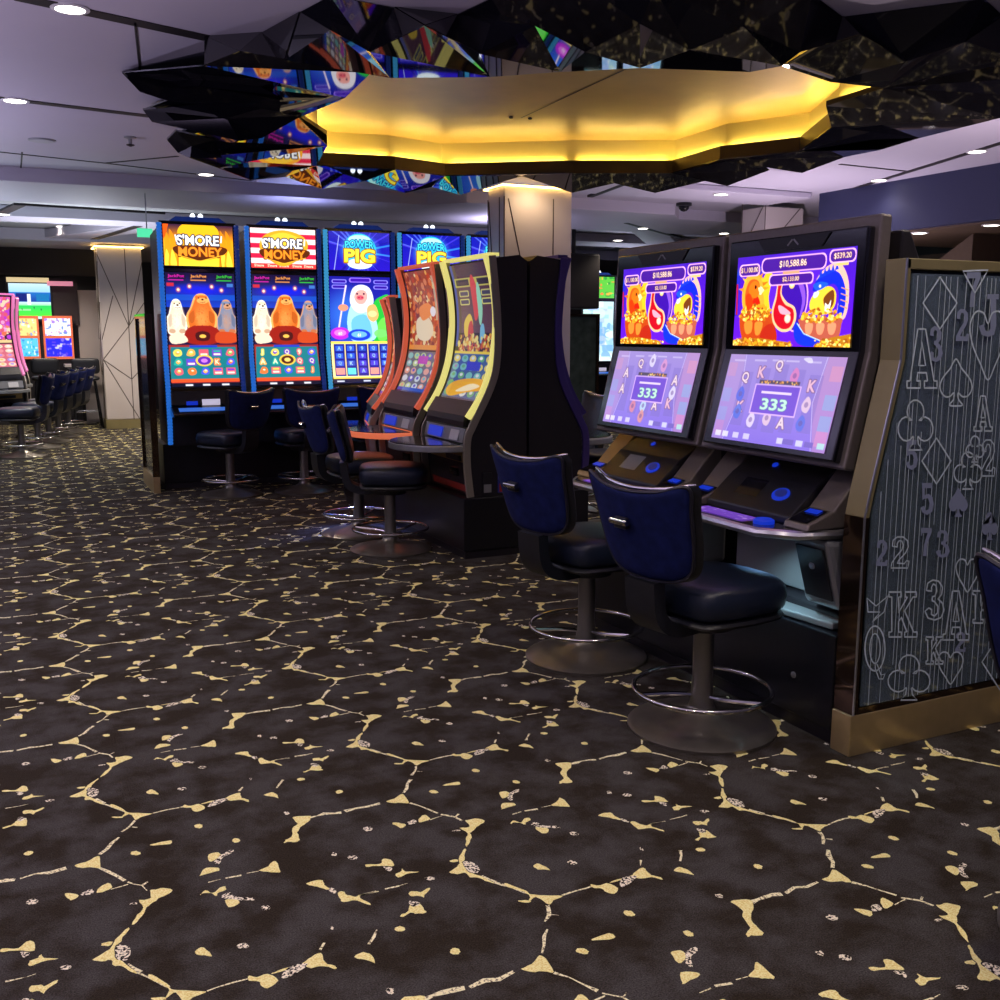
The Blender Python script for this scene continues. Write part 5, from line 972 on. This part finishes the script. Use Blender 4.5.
U_K = [(0, 0), (.44, 0), (.44, .11), (.34, .11), (.34, .46), (.66, .11), (.58, .11), (.58, 0), (.98, 0), (.98, .11), (.86, .11), (.56, .42), (.88, .89), (1, .89), (1, 1), (.56, 1), (.56, .89), (.64, .89), (.44, .56), (.34, .66), (.34, .89), (.44, .89), (.44, 1), (0, 1), (0, .89), (.1, .89), (.1, .11), (0, .11)]
U_J = [(.45, 0), (1, 0), (1, .12), (.88, .12), (.88, .75), (.78, .95), (.5, 1), (.18, .95), (.05, .75), (.28, .70), (.36, .84), (.5, .88), (.6, .8), (.62, .12), (.45, .12)]
U_2 = [(.08, .30), (.12, .1), (.35, 0), (.68, 0), (.92, .12), (.96, .32), (.8, .52), (.45, .74), (.34, .84), (.74, .86), (.86, .76), (1, .78), (.94, 1), (0, 1), (.04, .84), (.3, .62), (.6, .42), (.68, .26), (.6, .13), (.44, .12), (.34, .22), (.36, .32)]
U_3 = [(.08, .26), (.14, .08), (.4, 0), (.72, .03), (.92, .18), (.88, .36), (.68, .47), (.92, .58), (1, .76), (.84, .94), (.5, 1), (.16, .95), (0, .78), (.2, .70), (.36, .74), (.34, .86), (.5, .90), (.66, .82), (.68, .66), (.5, .54), (.38, .52), (.38, .42), (.52, .40), (.62, .28), (.58, .14), (.44, .10), (.34, .18), (.36, .28)]
U_5 = [(.12, 0), (.9, 0), (.86, .16), (.32, .16), (.3, .38), (.6, .34), (.9, .44), (1, .66), (.88, .9), (.5, 1), (.12, .92), (0, .76), (.26, .72), (.4, .86), (.6, .82), (.68, .64), (.56, .48), (.36, .48), (.1, .54)]
U_7 = [(0, 0), (1, 0), (1, .14), (.6, .55), (.5, 1), (.2, 1), (.28, .62), (.62, .18), (.16, .18), (.1, .28), (0, .28)]
U_Q = [(.5 + .5 * math.cos(a), .45 + .45 * math.sin(a)) for a in np.linspace(0, 2 * PI, 25)[:-1]]; U_Qi = [(.5 + .26 * math.cos(a), .45 + .30 * math.sin(a)) for a in np.linspace(0, 2 * PI, 19)[:-1]]; U_Qt = [(.5, .72), (.62, .78), (.8, .98), (1, .96), (.9, 1.06), (.7, 1.06), (.52, .86)]
U_D = [(.5, 0), (1, .5), (.5, 1), (0, .5)]
U_H = [tuple(p) for p in smooth_closed([(.5, .18), (.62, .03), (.85, .02), (1, .22), (.92, .5), (.7, .78), (.5, 1), (.3, .78), (.08, .5), (0, .22), (.15, .02), (.38, .03)], 4)]
U_S = [tuple(p) for p in smooth_closed([(.5, 0), (.68, .2), (.93, .42), (1, .62), (.88, .78), (.7, .80), (.57, .72), (.58, .86), (.70, .98), (.5, 1), (.30, .98), (.42, .86), (.43, .72), (.3, .80), (.12, .78), (0, .62), (.07, .42), (.32, .2)], 4)]
def arcp(cx, cy, r, a0, a1, n=12): return [(cx + r * math.cos(a), cy + r * math.sin(a)) for a in np.linspace(a0, a1, n)]
U_C = arcp(.5, .24, .24, .75 * PI, 2.25 * PI) + arcp(.76, .58, .24, -.75 * PI, .8 * PI) + [(.56, .74), (.58, .88), (.7, 1), (.3, 1), (.42, .88), (.44, .74)] + arcp(.24, .58, .24, .2 * PI, 1.75 * PI)
for u, b in ((U_D, (923, 277, 957, 329)), (U_D, (922, 438, 951, 484)), (U_D, (982, 634, 1018, 690)), (U_D, (1008, 470, 1032, 520))): outl(dens(in_box(u, *b)))
outl(dens([(963, 271), (988, 270), (975, 293)], 4))
for b in ((907, 329, 937, 388), (974, 396, 992, 431), (943, 591, 969, 640), (1030, 330, 1060, 390)): outl(dens(in_box(U_A, *b), 3)); outl(dens(in_box(U_Ai, *b), 3), LW * .8)
for b in ((889, 592, 917, 637), (973, 591, 996, 623), (926, 637, 943, 664), (1040, 560, 1075, 620)): outl(dens(in_box(U_K, *b), 2))
for b in ((970, 311, 1006, 380), (956, 559, 979, 592), (938, 652, 963, 684), (1020, 400, 1050, 450)): outl(in_box(U_H, *b))
for b in ((940, 359, 972, 406), (1010, 640, 1050, 700)): outl(in_box(U_S, *b))
for b in ((898, 400, 933, 450), (954, 452, 982, 489), (888, 655, 930, 700), (966, 436, 984, 462), (1000, 560, 1026, 600)): outl(in_box(U_C, *b))
for b in ((891, 537, 909, 568), (981, 440, 995, 476)): outl(dens(in_box(U_2, *b), 2), LW * .8)
for b in ((925, 580, 944, 620),): outl(dens(in_box(U_3, *b), 2))
for b in ((865, 626, 885, 676), ): outl(in_box(U_Q, *b)); outl(in_box(U_Qi, *b), LW * .8); outl(in_box(U_Qt, *b), LW * .7)
outl(dens([(867, 598), (876, 606), (888, 596), (884, 612), (872, 622), (880, 612), (868, 612)], 2), LW * .8)
for u, b in ((U_7, (967, 272, 981, 307)), (U_2, (956, 309, 969, 341)), (U_3, (929, 326, 943, 362)), (U_J, (978, 294, 999, 337)), (U_5, (921, 483, 934, 515)), (U_S, (949, 488, 968, 517)), (U_2, (876, 540, 888, 566)), (U_5, (906, 440, 918, 470)), (U_3, (936, 530, 950, 558)), (U_7, (921, 528, 932, 556)), (U_2, (955, 632, 966, 652)), (U_C, (982, 512, 998, 540))): fill(in_box(u, *b))
def keep_on_glass(mb):
    return mb
obj('etched_lines', et, 'etch', gl, label='white etched outlines of letters and suits')
def plain_panel(label, x0, x1, y0, y1, zt, m='etched_glass'):
    t = thing('glass_end_panel', label, 'glass panel', ((x0 + x1) / 2, (y0 + y1) / 2, 0)); ax = (y1 - y0) > (x1 - x0)
    mb = MB(); mb.box(x0, x1, y0, y1, 0, .15); obj('base_band', mb, 'gold_strip', t, bevel=.004)
    mb = MB(); mb.box(x0, x1, y0, y1, zt - .04, zt); obj('top_rail', mb, 'bronze_mirror', t)
    for s_ in (0, 1):
        mb = MB()
        if ax: mb.box(x0, x1, y0 if not s_ else y1 - .04, y0 + .04 if not s_ else y1, .15, zt - .04)
        else: mb.box(x0 if not s_ else x1 - .04, x0 + .04 if not s_ else x1, y0, y1, .15, zt - .04)
        obj('post', mb, 'bronze_mirror', t)
    mb = MB(); e = .012
    if ax: mb.box((x0 + x1) / 2 - e, (x0 + x1) / 2 + e, y0 + .04, y1 - .04, .15, zt - .04)
    else: mb.box(x0 + .04, x1 - .04, (y0 + y1) / 2 - e, (y0 + y1) / 2 + e, .15, zt - .04)
    obj('glass', mb, 'dark_glass', t); return t
mat('dark_glass', (.03, .04, .035), .12, noise=.7, nscale=9, coat=.3)
plain_panel('narrow dark glass end panel with gold foot beside the leftmost bear machine', 1.12, 1.18, 9.66, 10.45, 1.62)
plain_panel('dark etched end panel with gold foot seen between the central column and the twin-screen machines', 7.15, 7.80, 12.95, 13.05, 1.72)
# ================================================================== far things, left
def facing(px_, py_, deg, k=.7):
    a = math.radians(deg)
    def f(P):
        x, y = 2.80 + (P[:, 0] - 2.80) * np.where(P[:, 0] < 2.80, k, 1.) - 2.80, P[:, 1] - .38
        return np.stack([px_ + x * math.cos(a) - y * math.sin(a), py_ + x * math.sin(a) + y * math.cos(a), P[:, 2]], 1)
    return f
curved(0., 'pink', 'pink_frame', 1, 'pink lit curved slot machine at the left edge, nearest to the camera', 'pink machines', tf=facing(-.20, 14.5, 124))
curved(0., 'pink', 'pink_frame', 1, 'pink lit curved slot machine half hidden behind the nearer pink one', 'pink machines', tf=facing(-.14, 15.9, 124))
for y_, lab in ((14.5, 'black plinth under the nearer pink machine'), (15.9, 'black plinth under the farther pink machine')): plinth(lab, -.60, -.22, y_ - .05, y_ + .3)
Y = 18.0
mat('sign_cream', (.6, .5, .3), .5, emit=(1., .78, .42), es=.7); mat('sign_pink', (.6, .2, .3), .5, emit=(1., .35, .5), es=.6)
a = onY(8, 283, Y); b = onY(52, 319, Y)
t = thing('wall_screen', 'large wall screen showing a green sports pitch above the orange machines', 'television', ((a[0] + b[0]) / 2, Y, b[2])); mb = MB(); mb.box(a[0] - .04, b[0] + .03, Y + .002, Y + .06, b[2] - .04, a[2] + .04); obj('casing', mb, 'black_plastic', t)
screen('display', pic_sport(), lambda u, v: np.stack([a[0] + (b[0] - a[0]) * u, Y + 0 * u, a[2] + (b[2] - a[2]) * v], 1), 'screen_bright', t)
for nm_, q0, q1, m_, lab in (('lit_sign', (6, 277), (49, 282.5), 'sign_cream', 'cream lit header sign above the wall screen'), ('lit_sign', (47, 281), (73, 286), 'sign_pink', 'pink lit strip sign right of the wall screen')):
    g0, g1 = onY(*q0, 17.85), onY(*q1, 17.85); t = thing(nm_, lab, 'sign', ((g0[0] + g1[0]) / 2, 17.85, g1[2])); mb = MB(); mb.box(g0[0], g1[0], 17.85, 17.90, g1[2], g0[2]); obj('sign_face', mb, m_, t)
c = onY(77, 283, Y); boxs('wall_niche', b[0] + .03, c[0], Y + .02, Y + .08, b[2] - .1, c[2], m='wall_dark2') if mat('wall_dark2', (.05, .035, .04), .5) else None
e0 = onY(12, 276, Y); e1 = onY(75, 285, Y); boxs('wall_header', e0[0] - .3, e1[0] + .4, Y - .1, Y + .1, e0[2] + .02, 2.76, m='slot_dark')
c2_ = onY(76, 290, Y); d2_ = onY(96, 420, Y); mb = MB(); mb.box(c2_[0], d2_[0] + .35, Y + .05, Y + .12, 0, c2_[2]); obj('wall_panel', mb, 'panel_white', None, off=(0, 0, 0), kind='structure')
boxs('wall_low', -1.2, c2_[0], Y + .08, Y + .14, 0, 2.3, m='wall_dark')
cols = ([(250, 210, 130), (240, 130, 90), (250, 245, 220), (120, 150, 210), (200, 160, 90)], [(235, 235, 250), (230, 140, 160), (150, 110, 220), (250, 230, 210), (90, 120, 200)], [(90, 190, 235), (60, 120, 200), (220, 240, 240), (40, 160, 200)], [(40, 40, 220), (130, 110, 240), (220, 215, 250), (90, 60, 220)])
for k, (x0, x1, lab) in enumerate(((14.5, 41, 'left one of the two orange-framed machines under the wall screen'), (42, 74.5, 'right one of the two orange-framed machines under the wall screen'))):
    Z_ = 17.9; p = onY(x0, 317, Z_); q = onY(x1, 357, Z_); zm = onY(x0, 337, Z_)[2]
    t = thing('slot_machine', lab, 'slot machine', ((p[0] + q[0]) / 2, Z_ + .2, 0), 'orange-framed machines')
    mb = MB(); mb.box(p[0] + .01, q[0] - .01, Z_ + .04, Z_ + .5 if False else Z_ + .08, 0, p[2]); obj('cabinet', mb, 'cabinet_black', t)
    mb = MB(); mb.box(p[0], q[0], Z_ + .004, Z_ + .04, q[2] - .03, p[2] + .02); obj('light_frame', mb, 'orange_frame', t, label='orange lit frame')
    for j, (z0, z1) in enumerate(((p[2] - .02, zm + .02), (zm - .02, q[2] + .01))):
        screen('upper_screen' if j == 0 else 'lower_screen', pic_blocks(1.5, cols[k + 2 * j][0], cols[k + 2 * j], 45, k + 2 * j, 40), lambda u, v: np.stack([p[0] + .03 + (q[0] - p[0] - .06) * u, Z_ + 0 * u, z0 + (z1 - z0) * v], 1), 'screen_bright', t)
def stool(x, y, label):
    t = thing('bar_stool', label, 'stool', (x, y, 0), 'bar stools by the far column')
    for sx in (-1, 1):
        for sy in (-1, 1): mb = MB(); mb.tube([(x + sx * .2, y + sy * .2, 0), (x + sx * .13, y + sy * .13, .72)], .014, 6); obj('leg', mb, 'black_plastic', t)
    mb = MB(); a = np.linspace(0, 2 * PI, 5)[:-1] + PI / 4; mb.tube([(x + .25 * math.cos(k), y + .25 * math.sin(k), .25) for k in a], .010, 6, closed=True); obj('foot_rail', mb, 'chrome', t)
    mb = MB(); mb.pillow(rr(x, y, .2, .2, .08), .80, .72, lambda u, v, h: (u, v, h)); obj('seat', mb, 'leather', t, smooth=True)
    mb = MB(); mb.pillow(rr(x, .95, .2, .12, .06), .03, -.03, lambda u, v, h: (u, y - .2 + h, v)); obj('backrest', mb, 'leather', t, smooth=True)
stool(1.06, 17.02, 'black bar stool just left of the far white column'); stool(.50, 17.25, 'black bar stool standing to the left of the other bar stool, under the orange machines')
t = thing('bar_table', 'small high table with a white top between the bar stools and the far column', 'table', (1.05, 17.66, 0)); mb = MB(); mb.box(.80, 1.28, 17.45, 17.86, .92, .96); obj('table_top', mb, 'panel_white', t); mb = MB(); mb.lathe([(.18, 0), (.18, .02), (.03, .04), (.03, .92)], (1.05, 17.66, 0), 16); obj('table_leg', mb, 'black_plastic', t)
# ================================================================== far things, middle and right
fm = pic_blocks(.62, (190, 225, 230), [(150, 200, 225), (225, 240, 240), (120, 170, 220), (200, 230, 210), (170, 190, 240)], 90, 8, 110); ft = pic_blocks(1.68, (90, 190, 60), [(240, 170, 60), (60, 200, 90), (230, 230, 120), (40, 140, 60), (250, 120, 60)], 40, 9, 60)
pL = onY(596, 330, 15.5)[0]; pR = onY(608.5, 330, 15.5)[0]; wd = (pR - pL) * 1.0
tall(pL - .30, fm, ft, 'distant tall machine with a pale screen, left of a pair glimpsed beside the twin-screen machines', 'distant pale-screen machines', yf=15.5, bar='black_plastic')
tall(pL + .44, fm, ft, 'distant tall machine with a pale screen, right of a pair glimpsed beside the twin-screen machines', 'distant pale-screen machines', yf=15.5, bar='black_plastic')
plinth('low black plinth under the distant pale-screen machines', pL - .4, pL + 1.2, 15.75, 16.2, .42)
a = onY(567, 253, 13.2); b = onY(597, 309, 13.2)
t = thing('hanging_display', 'black box-shaped display seen from behind, above the dark etched end panel', 'display', ((a[0] + b[0]) / 2, 13.2, b[2])); mb = MB(); mb.box(a[0] - .3, b[0], 13.12, 13.5, b[2], a[2]); obj('housing', mb, 'slot_dark', t, bevel=.03)
mb = MB(); mb.tube([(b[0] - .35, 13.3, a[2] - .01), (b[0] - .35, 13.3, 2.95)], .03, 8); obj('hanger', mb, 'black_plastic', t)
p = onY(147, 233, 10.7); t = thing('exit_sign', 'small green lit sign on the ceiling just left of the leftmost bear machine', 'sign', tuple(p)); mb = MB(); mb.box(p[0] - .09, p[0] + .05, 10.68, 10.72, p[2] - .04, p[2] + .04); obj('sign_face', mb, 'exit_green', t); mb = MB(); mb.tube([(p[0], 10.7, p[2] + .04), (p[0], 10.7, 2.79)], .006, 6); obj('hanger', mb, 'silver_matte', t)
# ================================================================== added fill lamps without fittings, for the ceiling and the room
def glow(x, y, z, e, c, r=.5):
    l = bpy.data.lights.new('fill_point', 'POINT'); l.energy = e; l.color = c; l.shadow_soft_size = r; o = bpy.data.objects.new('fill_point', l); o.location = (x, y, z); COL.objects.link(o)  # fill point added for soft ambient light, no machine stands behind it
def ceiling_fill(x, y, z, e, c, size=2.75):
    l = bpy.data.lights.new('ceiling_fill_beam', 'SPOT'); l.energy = e; l.color = c; l.spot_size = size; l.spot_blend = 1.; l.shadow_soft_size = .04; o = bpy.data.objects.new('ceiling_fill_beam', l); o.location = (x, y, z); o.rotation_euler = (PI, 0, 0); COL.objects.link(o)  # upward fill added to brighten the ceiling, not a real fixture
for a in ((-2.2, 4.0, .9, 420, (.88, .72, 1.)), (-2.0, 8.0, .9, 420, (.74, .68, 1.)), (-1.6, 12., 1.0, 330, (.66, .82, .95)), (.6, 1.0, .7, 240, (.9, .74, 1.)), (6.2, 4.2, 1.0, 230, (1., .80, .88)), (7.0, 8.0, 1.2, 170, (.95, .78, .95)), (5.4, 11.2, 2.35, 60, (.72, .68, 1.)), (2.8, 10.4, 2.30, 40, (.45, .5, 1.)), (1.0, 14., 1.4, 200, (.8, .85, .95)), (9.6, 15.2, 1.5, 130, (.75, .7, 1.))): ceiling_fill(*a)
glow(-3.0, 5.5, 1.3, 22, (.62, .55, 1.), .05); glow(-2.0, .5, 1.4, 16, (.8, .7, 1.), .05); glow(6.3, 6.0, 1.4, 18, (.75, .65, 1.), .05); glow(6.0, 12., 1.6, 25, (.7, .7, 1.), .05); glow(.0, 13.0, 1.6, 16, (.85, .9, 1.), .05)
